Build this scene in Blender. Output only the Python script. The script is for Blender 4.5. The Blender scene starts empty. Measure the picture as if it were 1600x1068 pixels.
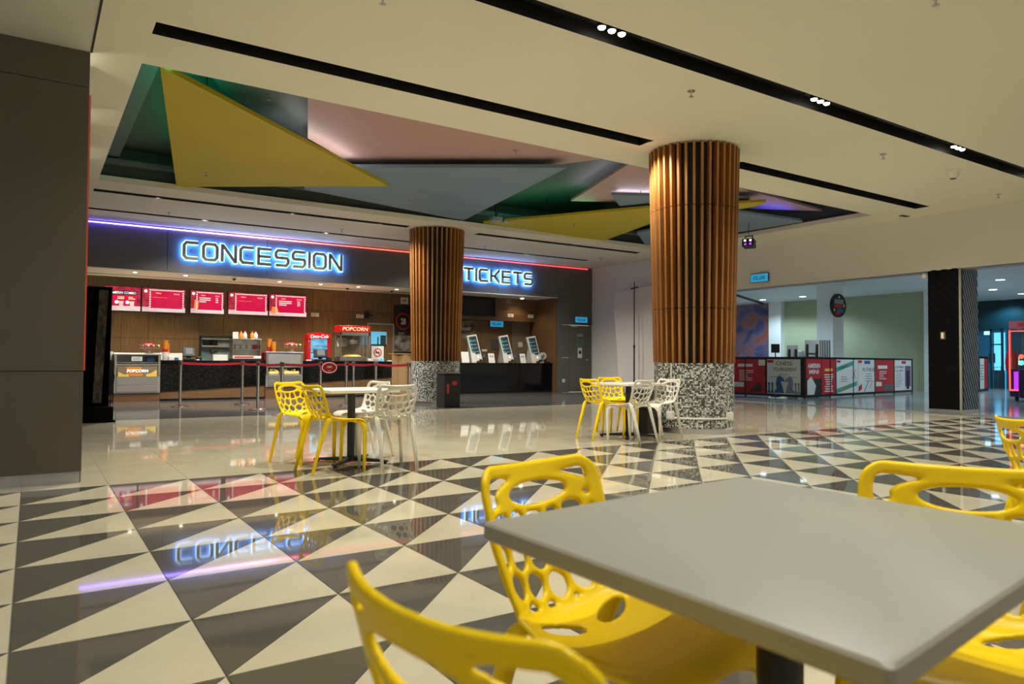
import bpy, math, random
import numpy as np
from math import sin, cos, pi, radians, atan2, hypot
from mathutils import Matrix, Vector, Quaternion
rnd = random.Random(7)
S = bpy.context.scene
COL = S.collection
# ------------------------------------------------------------------ camera
# x runs along the concession front, y runs away towards it, z up; eye 1.0 m above the floor
F_PX, YAW, PITCH, ROLL, EYE = 1133.9, radians(33.5186), radians(1.50), radians(0.3709), 1.0
_f = Vector((sin(YAW)*cos(PITCH), cos(YAW)*cos(PITCH), sin(PITCH)))
_r = Vector((cos(YAW), -sin(YAW), 0)); _u = _r.cross(_f)
R_ = _r*cos(ROLL)+_u*sin(ROLL); U_ = _u*cos(ROLL)-_r*sin(ROLL)
cam_d = bpy.data.cameras.new('camera'); cam = bpy.data.objects.new('camera', cam_d); COL.objects.link(cam)
cam.matrix_world = Matrix(((R_.x, U_.x, -_f.x, 0), (R_.y, U_.y, -_f.y, 0), (R_.z, U_.z, -_f.z, EYE), (0, 0, 0, 1)))
cam_d.sensor_width = 36; cam_d.lens = F_PX/1600*36; cam_d.clip_start = 0.05; cam_d.clip_end = 200
cam_d.dof.use_dof = True; cam_d.dof.focus_distance = 8.0; cam_d.dof.aperture_fstop = 4.5
S.camera = cam
# ------------------------------------------------------------------ world, exposure
S.view_settings.view_transform = 'Standard'; S.view_settings.look = 'None'
S.view_settings.gamma = 1.0; S.view_settings.use_curve_mapping = False
S.view_settings.exposure = 0.30
S.cycles.use_denoising = True; S.cycles.max_bounces = 7; S.cycles.diffuse_bounces = 4
S.cycles.glossy_bounces = 4; S.cycles.transmission_bounces = 5; S.cycles.sample_clamp_indirect = 4.0
S.cycles.caustics_reflective = False; S.cycles.caustics_refractive = False
w = bpy.data.worlds.new('world'); S.world = w; w.use_nodes = True
w.node_tree.nodes['Background'].inputs[0].default_value = (1.0, 0.95, 0.84, 1)
w.node_tree.nodes['Background'].inputs[1].default_value = 0.42
SPOT_W, SPOT_COL = 270.0, (1.0, 0.945, 0.83)        # ceiling track lamps
COUNTER_W = 115.0                                    # downlights over the concession counter
STORE_W, STORE_COL = 260.0, (0.62, 0.86, 1.0)        # cool downlights in the hall beyond

# ------------------------------------------------------------------ a pixel of the 1600x1068 photo -> a point on a real plane
def ray(x, y): return R_*((x-800)/F_PX)+U_*((534-y)/F_PX)+_f
def at(x, y, X=None, Y=None, Z=None, D=None):
    r = ray(x, y)
    t = X/r.x if X is not None else Y/r.y if Y is not None else (Z-EYE)/r.z if Z is not None else D
    return Vector((r.x*t, r.y*t, EYE+r.z*t))

# ------------------------------------------------------------------ materials
def mat(name, col=(.5, .5, .5), rough=.5, metal=0.0, emit=None, es=0.0, trans=0.0, spec=None, alpha=1.0):
    m = bpy.data.materials.new(name); m.use_nodes = True
    b = m.node_tree.nodes['Principled BSDF']
    b.inputs['Base Color'].default_value = (*col, 1); b.inputs['Roughness'].default_value = rough
    b.inputs['Metallic'].default_value = metal
    if emit: b.inputs['Emission Color'].default_value = (*emit, 1); b.inputs['Emission Strength'].default_value = es
    if trans: b.inputs['Transmission Weight'].default_value = trans
    if spec is not None: b.inputs['Specular IOR Level'].default_value = spec
    if alpha < 1: b.inputs['Alpha'].default_value = alpha
    return m
def N(m, t, **kw):
    n = m.node_tree.nodes.new(t)
    for k, v in kw.items(): setattr(n, k, v)
    return n
def L(m, a, ao, b, bi): m.node_tree.links.new(a.outputs[ao], b.inputs[bi])
def ramp(m, stops, interp='LINEAR'):
    r = N(m, 'ShaderNodeValToRGB'); r.color_ramp.interpolation = interp; e = r.color_ramp.elements
    while len(e) < len(stops): e.new(.5)
    for i, (p, c) in enumerate(stops): e[i].position = p; e[i].color = (*c, 1)
    return r
def noisy(name, c1, c2, scale, rough=.5, stretch=(1, 1, 1), metal=0, detail=4, bump=0, lo=.35, hi=.65, spec=None, emit=0):
    m = mat(name, c1, rough, metal, spec=spec); b = m.node_tree.nodes['Principled BSDF']
    tc = N(m, 'ShaderNodeTexCoord'); mp = N(m, 'ShaderNodeMapping'); mp.inputs['Scale'].default_value = stretch
    nz = N(m, 'ShaderNodeTexNoise'); nz.inputs['Scale'].default_value = scale; nz.inputs['Detail'].default_value = detail
    r = ramp(m, [(lo, c1), (hi, c2)])
    L(m, tc, 'Object', mp, 'Vector'); L(m, mp, 'Vector', nz, 'Vector'); L(m, nz, 'Fac', r, 'Fac'); L(m, r, 'Color', b, 'Base Color')
    if bump:
        bp = N(m, 'ShaderNodeBump'); bp.inputs['Strength'].default_value = bump; bp.inputs['Distance'].default_value = .01
        L(m, nz, 'Fac', bp, 'Height'); L(m, bp, 'Normal', b, 'Normal')
    if emit:
        L(m, r, 'Color', b, 'Emission Color'); b.inputs['Emission Strength'].default_value = emit
    return m
def speckle(name, base, dark, rough, scale=420, amt=.36):
    m = mat(name, base, rough); b = m.node_tree.nodes['Principled BSDF']
    tc = N(m, 'ShaderNodeTexCoord'); v = N(m, 'ShaderNodeTexNoise'); v.inputs['Scale'].default_value = scale; v.inputs['Detail'].default_value = 1
    geo = N(m, 'ShaderNodeNewGeometry')
    r = ramp(m, [(amt, dark), (amt+.14, base)])
    L(m, geo, 'Position', v, 'Vector'); L(m, v, 'Fac', r, 'Fac')
    big = N(m, 'ShaderNodeTexNoise'); big.inputs['Scale'].default_value = 2.2; big.inputs['Detail'].default_value = 5
    L(m, geo, 'Position', big, 'Vector')
    mx = N(m, 'ShaderNodeMix', data_type='RGBA', blend_type='MULTIPLY'); mx.inputs['Factor'].default_value = 1
    r2 = ramp(m, [(.3, (.86, .86, .86)), (.7, (1, 1, 1))]); L(m, big, 'Fac', r2, 'Fac')
    L(m, r, 'Color', mx, 'A'); L(m, r2, 'Color', mx, 'B'); L(m, mx, 'Result', b, 'Base Color')
    return m
M = {}
M['tile_light'] = speckle('polished beige terrazzo', (.66, .60, .45), (.50, .45, .32), .035)
M['tile_dark'] = speckle('polished charcoal terrazzo', (.105, .098, .078), (.16, .15, .125), .035, amt=.30)
M['granite_floor'] = noisy('polished dark granite', (.10, .098, .092), (.14, .138, .13), 3, .06, (1, 6, 1))
M['grout'] = mat('grout', (.15, .16, .12), .6)
M['store_floor'] = noisy('grey blue floor tile', (.30, .34, .36), (.36, .40, .42), 1.2, .12)
M['ceil'] = noisy('cream ceiling paint', (.80, .755, .63), (.82, .775, .65), .4, .75)
M['wall_white'] = noisy('white wall paint', (.72, .69, .61), (.75, .72, .64), .6, .6)
M['soffit'] = noisy('grey white soffit paint', (.60, .60, .50), (.62, .62, .52), .6, .7)
M['black'] = mat('matte black', (.008, .008, .008), .55)
M['black_gloss'] = mat('glossy black', (.003, .003, .004), .08, spec=.28)
M['black_metal'] = mat('black coated metal', (.010, .010, .010), .35)
M['charcoal'] = mat('charcoal paint', (.055, .058, .052), .6)
M['panel_grey'] = noisy('dark grey laminate panel', (.100, .096, .092), (.108, .104, .099), .7, .38)
M['left_panel'] = noisy('olive grey laminate panel', (.085, .072, .044), (.095, .08, .05), .6, .35)
M['steel'] = noisy('brushed steel', (.52, .50, .46), (.60, .58, .54), 30, .32, (1, 1, 12), metal=1)
M['steel_grey'] = noisy('satin steel sheet', (.36, .36, .36), (.42, .42, .42), 5, .38, metal=.6)
M['chrome'] = mat('chrome', (.65, .64, .60), .18, 1)
def wood(name, a, b_, rough=.42, scale=5, st=(9, 9, .35)):
    return noisy(name, a, b_, scale, rough, st, detail=5)
M['wood_wall'] = wood('walnut wall laminate', (.115, .062, .021), (.20, .115, .044))
M['wood_slat'] = wood('oiled timber slat', (.26, .105, .025), (.40, .18, .05), .4, 4, (14, 14, .5))
M['wood_h'] = wood('walnut laminate laid flat', (.11, .055, .022), (.19, .10, .045), .4, 5, (.4, 9, 14))
M['taupe'] = noisy('brushed taupe panel', (.20, .155, .105), (.24, .19, .13), 2, .3, (1, 1, 3))
M['yellow'] = mat('yellow moulded plastic', (.95, .67, .003), .34, spec=.28)
M['white_pl'] = mat('cream white moulded plastic', (.74, .72, .62), .38)
M['table'] = noisy('grey laminate table top', (.335, .345, .30), (.355, .365, .315), 3, .38)
M['table_edge'] = mat('grey table edge band', (.33, .31, .24), .45)
M['table_white'] = mat('white laminate table top', (.72, .70, .64), .35)
M['pan_yellow'] = noisy('mustard ceiling panel paint', (.47, .37, .010), (.50, .40, .014), .7, .6)
M['pan_pink'] = noisy('dusty pink ceiling panel paint', (.46, .30, .29), (.49, .32, .31), .7, .6)
M['pan_blue'] = noisy('slate blue ceiling panel paint', (.175, .25, .345), (.19, .27, .365), .7, .6)
M['pan_slate'] = mat('dark slate panel paint', (.10, .12, .135), .6)
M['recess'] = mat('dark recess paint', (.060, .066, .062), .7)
M['granite'] = speckle('black galaxy granite', (.003, .003, .003), (.04, .04, .04), .10, scale=60, amt=.27)
M['granite'].node_tree.nodes['Principled BSDF'].inputs['Specular IOR Level'].default_value = .22
M['red'] = mat('red plastic', (.55, .01, .012), .3)
M['red_belt'] = mat('red woven belt', (.42, .006, .02), .6)
M['paper'] = mat('white paper', (.72, .71, .66), .7)
M['paper_white'] = mat('bright cream paint', (.88, .83, .68), .7)
M['card'] = noisy('brown corrugated card', (.30, .18, .075), (.35, .22, .10), 1.5, .7, (1, 1, 1))
M['glass'] = mat('clear glass', (.9, .95, .95), .02, trans=1.0, alpha=.25)
M['blue_glass'] = mat('blue tinted glass', (.40, .72, .88), .03, trans=.9)
M['screen_off'] = mat('switched off screen', (.004, .004, .005), .06)
M['ink'] = mat('black print', (.015, .015, .018), .6)
M['ink_white'] = mat('white print', (.75, .75, .72), .6)
M['ink_grey'] = mat('grey print', (.28, .28, .30), .6)
M['ink_red'] = mat('red print', (.50, .015, .02), .55)
M['ink_yellow'] = mat('yellow print', (.80, .55, .08), .55)
M['ink_blue'] = mat('blue print', (.03, .12, .32), .55)
M['ink_teal'] = mat('teal print', (.05, .36, .33), .55)
M['ink_purple'] = mat('purple print', (.16, .09, .22), .55)
M['orange'] = mat('orange printed paper', (.75, .26, .02), .5)
M['popcorn'] = noisy('popcorn', (.75, .45, .08), (.90, .72, .30), 60, .7, bump=.6)
M['cloth_black'] = noisy('black drape cloth', (.002, .002, .002), (.004, .004, .004), 3, .9, spec=.1)
M['cloth_print'] = noisy('faded printed cloth strip', (.012, .010, .012), (.09, .075, .07), 7, .8, (3, 3, 1))
M['banner'] = noisy('white banner fabric', (.62, .565, .51), (.66, .60, .545), .8, .7)
M['green_wall'] = noisy('sage green paint', (.38, .42, .27), (.40, .44, .29), .5, .7)
M['store_white'] = mat('cool white paint', (.84, .87, .86), .6)
M['teal_dark'] = mat('dark teal shopfront', (.02, .055, .07), .35)
M['pillar_dark'] = mat('black blue panel', (.004, .004, .005), .3, spec=.2)
M['pillar_rib'] = mat('dark blue rib', (.12, .16, .21), .3)
M['neon_red'] = mat('red neon tube', (.4, .02, .02), .4, emit=(1, .12, .10), es=1.2)
M['violet_lit'] = mat('violet lit panel', (.2, .02, .3), .4, emit=(.45, .04, .85), es=1.0)
M['machine_body'] = mat('dark violet machine body', (.030, .012, .07), .3)
M['machine_pink'] = mat('pink machine frame', (.45, .12, .16), .35)
M['lamp_warm'] = mat('lit lamp lens', (1, 1, 1), .4, emit=(1, .93, .78), es=9)
M['lamp_cool'] = mat('lit cool lamp lens', (1, 1, 1), .4, emit=(.85, .96, 1), es=6)
M['lamp_off'] = mat('dim lamp lens', (.06, .06, .055), .2, emit=(1, .9, .7), es=.06)
M['exit_blue'] = mat('lit cyan sign face', (.05, .4, .6), .4, emit=(.03, .42, .78), es=.42)
M['halo'] = mat('blue white halo light', (.6, .8, 1), .4, emit=(.05, .28, 1.0), es=34.0)
M['rim'] = mat('white lit letter rim', (.8, .9, 1), .4, emit=(.62, .85, 1.0), es=2.4)
M['letter'] = mat('grey green letter face', (.30, .37, .33), .4)
M['led_green'] = mat('green led strip', (0, .5, .3), .4, emit=(.01, .62, .30), es=16)
M['led_white'] = mat('white led strip', (.8, .8, .8), .4, emit=(.86, .90, 1.0), es=11)
M['led_blue'] = mat('blue led strip', (.05, .05, .8), .4, emit=(.10, .12, 1.0), es=14)
M['glint_red'] = mat('red reflected glow', (.5, .05, .02), .4, emit=(.75, .10, .03), es=.16)  # weak emission for a mirrored red line on the wall block
M['fridge_lit'] = noisy('lit blue fridge interior', (.05, .30, .55), (.25, .60, .85), 4, .4, (1, 1, 3), emit=.55)
M['warm_lit'] = noisy('lit warm cabinet interior', (.42, .36, .22), (.62, .56, .40), 4, .5, emit=.22)
M['teal_steel'] = noisy('grey teal kitchen steel', (.16, .24, .23), (.30, .40, .38), 3, .35, metal=.3)
M['blue_lit'] = mat('lit blue pane', (.1, .4, .6), .3, emit=(.10, .42, .72), es=.55)
M['day_blue'] = mat('daylit doorway', (.3, .6, .8), .4, emit=(.30, .72, 1.0), es=1.7)
def scr(name, c1, c2, es, scale=6, st=(1, 1, 1)): return noisy(name, c1, c2, scale, .25, st, emit=es)
M['menu_red'] = scr('lit crimson menu screen', (.48, .0, .045), (.60, .01, .07), .75, 1.5)
M['menu_side'] = scr('lit dark red screen edge', (.16, .004, .03), (.50, .03, .06), .6, 5)
M['menu_floor'] = scr('lit pink white screen foot', (.62, .40, .42), (.78, .66, .66), .7, 2)
M['bulbs'] = mat('lit white marquee bulbs', (.9, .85, .8), .4, emit=(1, .9, .82), es=.75)
M['lit_yellow'] = mat('lit yellow text', (.8, .6, .3), .4, emit=(1, .82, .45), es=.8)
M['lit_white'] = mat('lit white text', (.9, .9, .9), .4, emit=(.95, .92, .9), es=.75)
M['lit_orange'] = mat('lit orange picture', (.8, .25, .08), .4, emit=(1, .30, .10), es=.6)
M['kiosk_scr'] = scr('lit dark blue kiosk screen', (.004, .010, .018), (.04, .085, .12), .22, 18, (.6, 1, 2.4))
M['kiosk_white'] = mat('white kiosk plastic', (.62, .60, .52), .3)
def mural_mat():
    m = mat('colour swirl mural print', (.3, .2, .3), .5); b = m.node_tree.nodes['Principled BSDF']
    tc = N(m, 'ShaderNodeTexCoord'); mp = N(m, 'ShaderNodeMapping'); mp.inputs['Scale'].default_value = (.6, .6, .9)
    nz = N(m, 'ShaderNodeTexNoise'); nz.inputs['Scale'].default_value = 1.1; nz.inputs['Detail'].default_value = 3; nz.inputs['Distortion'].default_value = 2.0
    r = ramp(m, [(.30, (.02, .03, .14)), (.42, (.08, .09, .24)), (.52, (.20, .14, .24)), (.62, (.34, .09, .06)), (.75, (.10, .06, .18))])
    L(m, tc, 'Object', mp, 'Vector'); L(m, mp, 'Vector', nz, 'Vector'); L(m, nz, 'Fac', r, 'Fac'); L(m, r, 'Color', b, 'Base Color')
    return m
M['mural'] = mural_mat()
def mosaic_mat():
    m = mat('small grey mosaic', (.4, .4, .4), .25); b = m.node_tree.nodes['Principled BSDF']
    tc = N(m, 'ShaderNodeTexCoord'); sx = N(m, 'ShaderNodeSeparateXYZ'); L(m, tc, 'Object', sx, 'Vector')
    an = N(m, 'ShaderNodeMath', operation='ARCTAN2'); L(m, sx, 'Y', an, 0); L(m, sx, 'X', an, 1)
    k = 1/.023
    def mul(n, o, v): q = N(m, 'ShaderNodeMath', operation='MULTIPLY'); L(m, n, o, q, 0); q.inputs[1].default_value = v; return q
    u, v = mul(an, 0, .57*k), mul(sx, 'Z', k)
    cx = N(m, 'ShaderNodeCombineXYZ')
    fl = []
    for q, i in ((u, 0), (v, 1)):
        f = N(m, 'ShaderNodeMath', operation='FLOOR'); L(m, q, 0, f, 0); L(m, f, 0, cx, i)
        fr = N(m, 'ShaderNodeMath', operation='FRACT'); L(m, q, 0, fr, 0)
        g = N(m, 'ShaderNodeMath', operation='GREATER_THAN'); L(m, fr, 0, g, 0); g.inputs[1].default_value = .13; fl.append(g)
    wn = N(m, 'ShaderNodeTexWhiteNoise', noise_dimensions='2D'); L(m, cx, 0, wn, 'Vector')
    r = ramp(m, [(0, (.07, .075, .065)), (.32, (.22, .23, .20)), (.50, (.44, .45, .40)), (.76, (.78, .80, .72))], 'CONSTANT'); L(m, wn, 'Value', r, 'Fac')
    both = N(m, 'ShaderNodeMath', operation='MULTIPLY'); L(m, fl[0], 0, both, 0); L(m, fl[1], 0, both, 1)
    mx = N(m, 'ShaderNodeMix', data_type='RGBA'); L(m, both, 0, mx, 'Factor')
    mx.inputs['A'].default_value = (.035, .035, .03, 1); L(m, r, 'Color', mx, 'B'); L(m, mx, 'Result', b, 'Base Color')
    return m
M['mosaic'] = mosaic_mat()
def rgb_strip_mat():
    m = mat('colour changing led tube', (.5, .5, .5), .4); b = m.node_tree.nodes['Principled BSDF']
    tc = N(m, 'ShaderNodeTexCoord'); sx = N(m, 'ShaderNodeSeparateXYZ'); L(m, tc, 'Object', sx, 'Vector')
    mr = N(m, 'ShaderNodeMapRange'); mr.inputs['From Min'].default_value = 0; mr.inputs['From Max'].default_value = 14.8; L(m, sx, 'X', mr, 'Value')
    r = ramp(m, [(0, (.11, .06, 1.0)), (.14, (.26, .17, 1.0)), (.28, (.9, .35, .75)), (.36, (1, .10, .05)), (1, (1, .05, .07))])
    L(m, mr, 0, r, 'Fac'); L(m, r, 'Color', b, 'Emission Color')
    r2 = ramp(m, [(0, (1, 1, 1)), (.26, (.75, .75, .75)), (.40, (.16, .16, .16)), (1, (.11, .11, .11))]); L(m, mr, 0, r2, 'Fac')
    mm = N(m, 'ShaderNodeMath', operation='MULTIPLY'); L(m, r2, 'Color', mm, 0); mm.inputs[1].default_value = 20.0
    L(m, mm, 0, b, 'Emission Strength')
    return m
M['rgb_strip'] = rgb_strip_mat()

# ------------------------------------------------------------------ mesh builder
class MB:
    def __init__(s): s.v = []; s.f = []; s.m = []; s.cur = 0
    def add(s, vs, fs):
        o = len(s.v); s.v += [tuple(p) for p in vs]
        for f in fs: s.f.append(tuple(i+o for i in f)); s.m.append(s.cur)
        return s
    def box(s, x0, x1, y0, y1, z0, z1, b=0.0, T=None):
        if b <= 0:
            vs = [(x, y, z) for z in (z0, z1) for y in (y0, y1) for x in (x0, x1)]
            fs = [(0, 2, 3, 1), (4, 5, 7, 6), (0, 1, 5, 4), (2, 6, 7, 3), (0, 4, 6, 2), (1, 3, 7, 5)]
        else:
            vs = []; idx = {}
            X, Y, Zz = (x0, x1), (y0, y1), (z0, z1)
            for i in (0, 1):
                for j in (0, 1):
                    for k in (0, 1):
                        sx, sy, sz = (1-2*i)*b, (1-2*j)*b, (1-2*k)*b
                        for a, p in enumerate(((X[i], Y[j]+sy, Zz[k]+sz), (X[i]+sx, Y[j], Zz[k]+sz), (X[i]+sx, Y[j]+sy, Zz[k]))):
                            idx[i, j, k, a] = len(vs); vs.append(p)
            q = lambda *t: tuple(idx[e] for e in t)
            fs = []
            for i in (0, 1):
                g = [(i, 0, 0, 0), (i, 1, 0, 0), (i, 1, 1, 0), (i, 0, 1, 0)]; fs.append(q(*(g if i else g[::-1])))
                g = [(0, i, 0, 1), (1, i, 0, 1), (1, i, 1, 1), (0, i, 1, 1)]; fs.append(q(*(g[::-1] if i else g)))
                g = [(0, 0, i, 2), (1, 0, i, 2), (1, 1, i, 2), (0, 1, i, 2)]; fs.append(q(*(g if i else g[::-1])))
            for i in (0, 1):
                for j in (0, 1):
                    fs.append(q((i, j, 0, 0), (i, j, 1, 0), (i, j, 1, 1), (i, j, 0, 1)))
                    fs.append(q((i, 0, j, 0), (i, 1, j, 0), (i, 1, j, 2), (i, 0, j, 2)))
                    fs.append(q((0, i, j, 1), (1, i, j, 1), (1, i, j, 2), (0, i, j, 2)))
            for i in (0, 1):
                for j in (0, 1):
                    for k in (0, 1): fs.append(q((i, j, k, 0), (i, j, k, 1), (i, j, k, 2)))
            c = Vector(((x0+x1)/2, (y0+y1)/2, (z0+z1)/2)); out = []
            for f in fs:
                P = [Vector(vs[t]) for t in f]; n = (P[1]-P[0]).cross(P[2]-P[0])
                out.append(f if n.dot(sum(P, Vector())/len(P)-c) > 0 else f[::-1])
            fs = out
        if T is not None: vs = [T @ Vector(p) for p in vs]
        return s.add(vs, fs)
    def prism(s, poly, a, b, axis='z'):
        """polygon in two axes, extruded from a to b along the third"""
        n = len(poly)
        if axis == 'z': mk = lambda p, h: (p[0], p[1], h)
        elif axis == 'y': mk = lambda p, h: (p[0], h, p[1])
        else: mk = lambda p, h: (h, p[0], p[1])
        vs = [mk(p, a) for p in poly]+[mk(p, b) for p in poly]
        fs = [tuple(range(n))[::-1], tuple(range(n, 2*n))]+[(i, (i+1) % n, n+(i+1) % n, n+i) for i in range(n)]
        area = sum(poly[i][0]*poly[(i+1) % n][1]-poly[(i+1) % n][0]*poly[i][1] for i in range(n))
        flip = (area < 0) ^ (b < a) ^ (axis == 'y')
        return s.add(vs, [f[::-1] for f in fs] if flip else fs)
    def cyl(s, c, r0, r1, z0, z1, n=16, cap=True, axis='z', T=None):
        vs = []
        for z, r in ((z0, r0), (z1, r1)):
            for i in range(n):
                a = 2*pi*i/n; p, q = r*cos(a), r*sin(a)
                vs.append((c[0]+p, c[1]+q, z) if axis == 'z' else (c[1]+q, z, c[0]+p) if axis == 'y' else (z, c[0]+p, c[1]+q))
        fs = [(i, (i+1) % n, n+(i+1) % n, n+i) for i in range(n)]
        if cap: fs += [tuple(range(n))[::-1], tuple(range(n, 2*n))]
        if T is not None: vs = [T @ Vector(p) for p in vs]
        return s.add(vs, fs)
    def lathe(s, c, prof, n=20):
        vs = []; fs = []
        for r, z in prof:
            for i in range(n): vs.append((c[0]+r*cos(2*pi*i/n), c[1]+r*sin(2*pi*i/n), c[2]+z))
        for k in range(len(prof)-1):
            for i in range(n): fs.append((k*n+i, k*n+(i+1) % n, (k+1)*n+(i+1) % n, (k+1)*n+i))
        fs.append(tuple(range(n))[::-1]); fs.append(tuple((len(prof)-1)*n+i for i in range(n)))
        return s.add(vs, fs)
    def ball(s, c, r, n=10, m=6, sz=1.0):
        return s.lathe(c, [(max(r*sin(pi*k/m), r*.02), -r*cos(pi*k/m)*sz) for k in range(m+1)], n)
    def tube(s, pts, rads, n=10, flat=1.0, side=None):
        pts = [Vector(p) for p in pts]; vs = []; fs = []
        if not hasattr(rads, '__len__'): rads = [rads]*len(pts)
        prev = Vector(side) if side else None
        for i, p in enumerate(pts):
            t = (pts[min(i+1, len(pts)-1)]-pts[max(i-1, 0)]).normalized()
            if prev is None: prev = t.orthogonal()
            a = (prev-t*prev.dot(t)).normalized(); b = t.cross(a); prev = a
            for k in range(n):
                th = 2*pi*k/n; vs.append(p+a*(rads[i]*cos(th))+b*(rads[i]*flat*sin(th)))
        for i in range(len(pts)-1):
            for k in range(n): fs.append((i*n+k, i*n+(k+1) % n, (i+1)*n+(k+1) % n, (i+1)*n+k))
        fs.append(tuple(range(n))[::-1]); fs.append(tuple((len(pts)-1)*n+k for k in range(n)))
        return s.add(vs, fs)
    def mesh(s, name, mats, smooth=False, off=None):
        me = bpy.data.meshes.new(name)
        vs = s.v if off is None else [(p[0]-off[0], p[1]-off[1], p[2]-off[2]) for p in s.v]
        me.from_pydata(vs, [], s.f); ms = mats if isinstance(mats, (list, tuple)) else [mats]
        for m in ms: me.materials.append(M[m] if isinstance(m, str) else m)
        if len(ms) > 1: me.polygons.foreach_set('material_index', s.m)
        if smooth:
            me.polygons.foreach_set('use_smooth', [True]*len(s.f))
            if smooth != 'all': me.set_sharp_from_angle(angle=radians(40))
        me.update(); return me
def link(name, data, parent=None, loc=(0, 0, 0)):
    o = bpy.data.objects.new(name, data); COL.objects.link(o); o.location = loc
    if parent: o.parent = parent
    return o
def worldloc(o):
    v = Vector((0, 0, 0))
    while o: v = v+o.location; o = o.parent
    return v
def part(name, mb, mats, parent, smooth=False, label=None, local=False):
    """mesh given in world coordinates unless local; parents here are unrotated"""
    o = link(name, mb.mesh(name, mats, smooth, None if local else worldloc(parent)), parent)
    if label: o['label'] = label
    return o
def tag(o, label, cat, group=None, kind=None):
    o['label'] = label; o['category'] = cat
    if group: o['group'] = group
    if kind: o['kind'] = kind
    return o
def thing(name, label, cat, loc, rz=0, group=None, kind=None):
    o = bpy.data.objects.new(name, None); COL.objects.link(o); o.location = loc; o.rotation_euler = (0, 0, rz)
    o.empty_display_size = .1
    return tag(o, label, cat, group, kind)
def single(name, mb, mats, label, cat, group=None, smooth=False, kind=None, base=None):
    if base is None:
        xs = [p[0] for p in mb.v]; ys = [p[1] for p in mb.v]; zs = [p[2] for p in mb.v]
        base = ((min(xs)+max(xs))/2, (min(ys)+max(ys))/2, min(zs))
    o = link(name, mb.mesh(name, mats, smooth, base), None, base)
    return tag(o, label, cat, group, kind)
def dup(root, loc, rz, label=None):
    r = root.copy(); COL.objects.link(r); r.location = loc; r.rotation_euler = (0, 0, rz)
    if label: r['label'] = label
    for ch in list(root.children):
        c = ch.copy(); COL.objects.link(c); c.parent = r
        for g in ch.children:
            d = g.copy(); COL.objects.link(d); d.parent = c
    return r
_tc = {}
def text_pts(s, ext, shear=0.0, spacing=1.0, bold=0.0):
    k = (s, ext, shear, spacing, bold)
    if k not in _tc:
        cu = bpy.data.curves.new('t', 'FONT'); cu.body = s; cu.size = 1; cu.extrude = ext; cu.shear = shear; cu.space_character = spacing
        cu.resolution_u = 3; cu.offset = bold
        o = bpy.data.objects.new('t', cu); COL.objects.link(o)
        me = bpy.data.meshes.new_from_object(o.evaluated_get(bpy.context.evaluated_depsgraph_get()))
        v = [tuple(p.co) for p in me.vertices]; f = [tuple(p.vertices) for p in me.polygons]
        bpy.data.objects.remove(o); bpy.data.curves.remove(cu); bpy.data.meshes.remove(me)
        xs = [p[0] for p in v]; ys = [p[1] for p in v]
        _tc[k] = (v, f, min(xs), max(xs), min(ys), max(ys))
    return _tc[k]
def write(mb, s, c, w_, h_, right, up=(0, 0, 1), thick=.002, shear=0., spacing=1., bold=0., lift=0.):
    """text fitted into a w_ x h_ box centred on c, facing right x up"""
    v, f, x0, x1, y0, y1 = text_pts(s, .5, shear, spacing, bold)
    right = Vector(right).normalized(); up = Vector(up).normalized(); n = right.cross(up); c = Vector(c)
    sx, sy = w_/(x1-x0), h_/(y1-y0)
    return mb.add([c+right*((p[0]-(x0+x1)/2)*sx)+up*((p[1]-(y0+y1)/2)*sy)+n*(p[2]*thick+lift+thick/2) for p in v], f)
def slab(mb, c, w_, h_, right, up=(0, 0, 1), t=.004, lift=0.):
    """thin rectangle of print or board centred on c"""
    right = Vector(right).normalized(); up = Vector(up).normalized(); n = right.cross(up); c = Vector(c)
    T = Matrix.Translation(c+n*lift) @ Matrix((right, up, n)).transposed().to_4x4()
    return mb.box(-w_/2, w_/2, -h_/2, h_/2, 0, t, 0, T)
def lines(mb, c, w_, h_, n, right, t=.002, lift=0., seed=0, fill=.5, align=0):
    """rows of small print too small to read"""
    r_ = random.Random(seed); right = Vector(right).normalized(); c = Vector(c)
    for i in range(n):
        ww = w_*r_.uniform(.55, 1.0); z = h_/2-h_*(i+.5)/n
        slab(mb, c+Vector((0, 0, z))+right*((ww-w_)/2*(1-align)), ww, h_/n*fill, right, t=t, lift=lift)
    return mb
def spot(parent, loc, watts, col, ang=100, blend=.6, size=.05, aim=None, name='lamp'):
    l = bpy.data.lights.new(name, 'SPOT'); l.energy = watts; l.color = col; l.spot_size = radians(ang); l.spot_blend = blend; l.shadow_soft_size = size
    o = link(name, l, parent); o.location = Vector(loc)-worldloc(parent)
    if aim is not None: o.rotation_euler = Vector(aim).to_track_quat('-Z', 'Y').to_euler()
    return o
XR, YB, ZC = 15.6, 18.7, 4.1        # wall beside the doorways, concession front, ceiling

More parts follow.
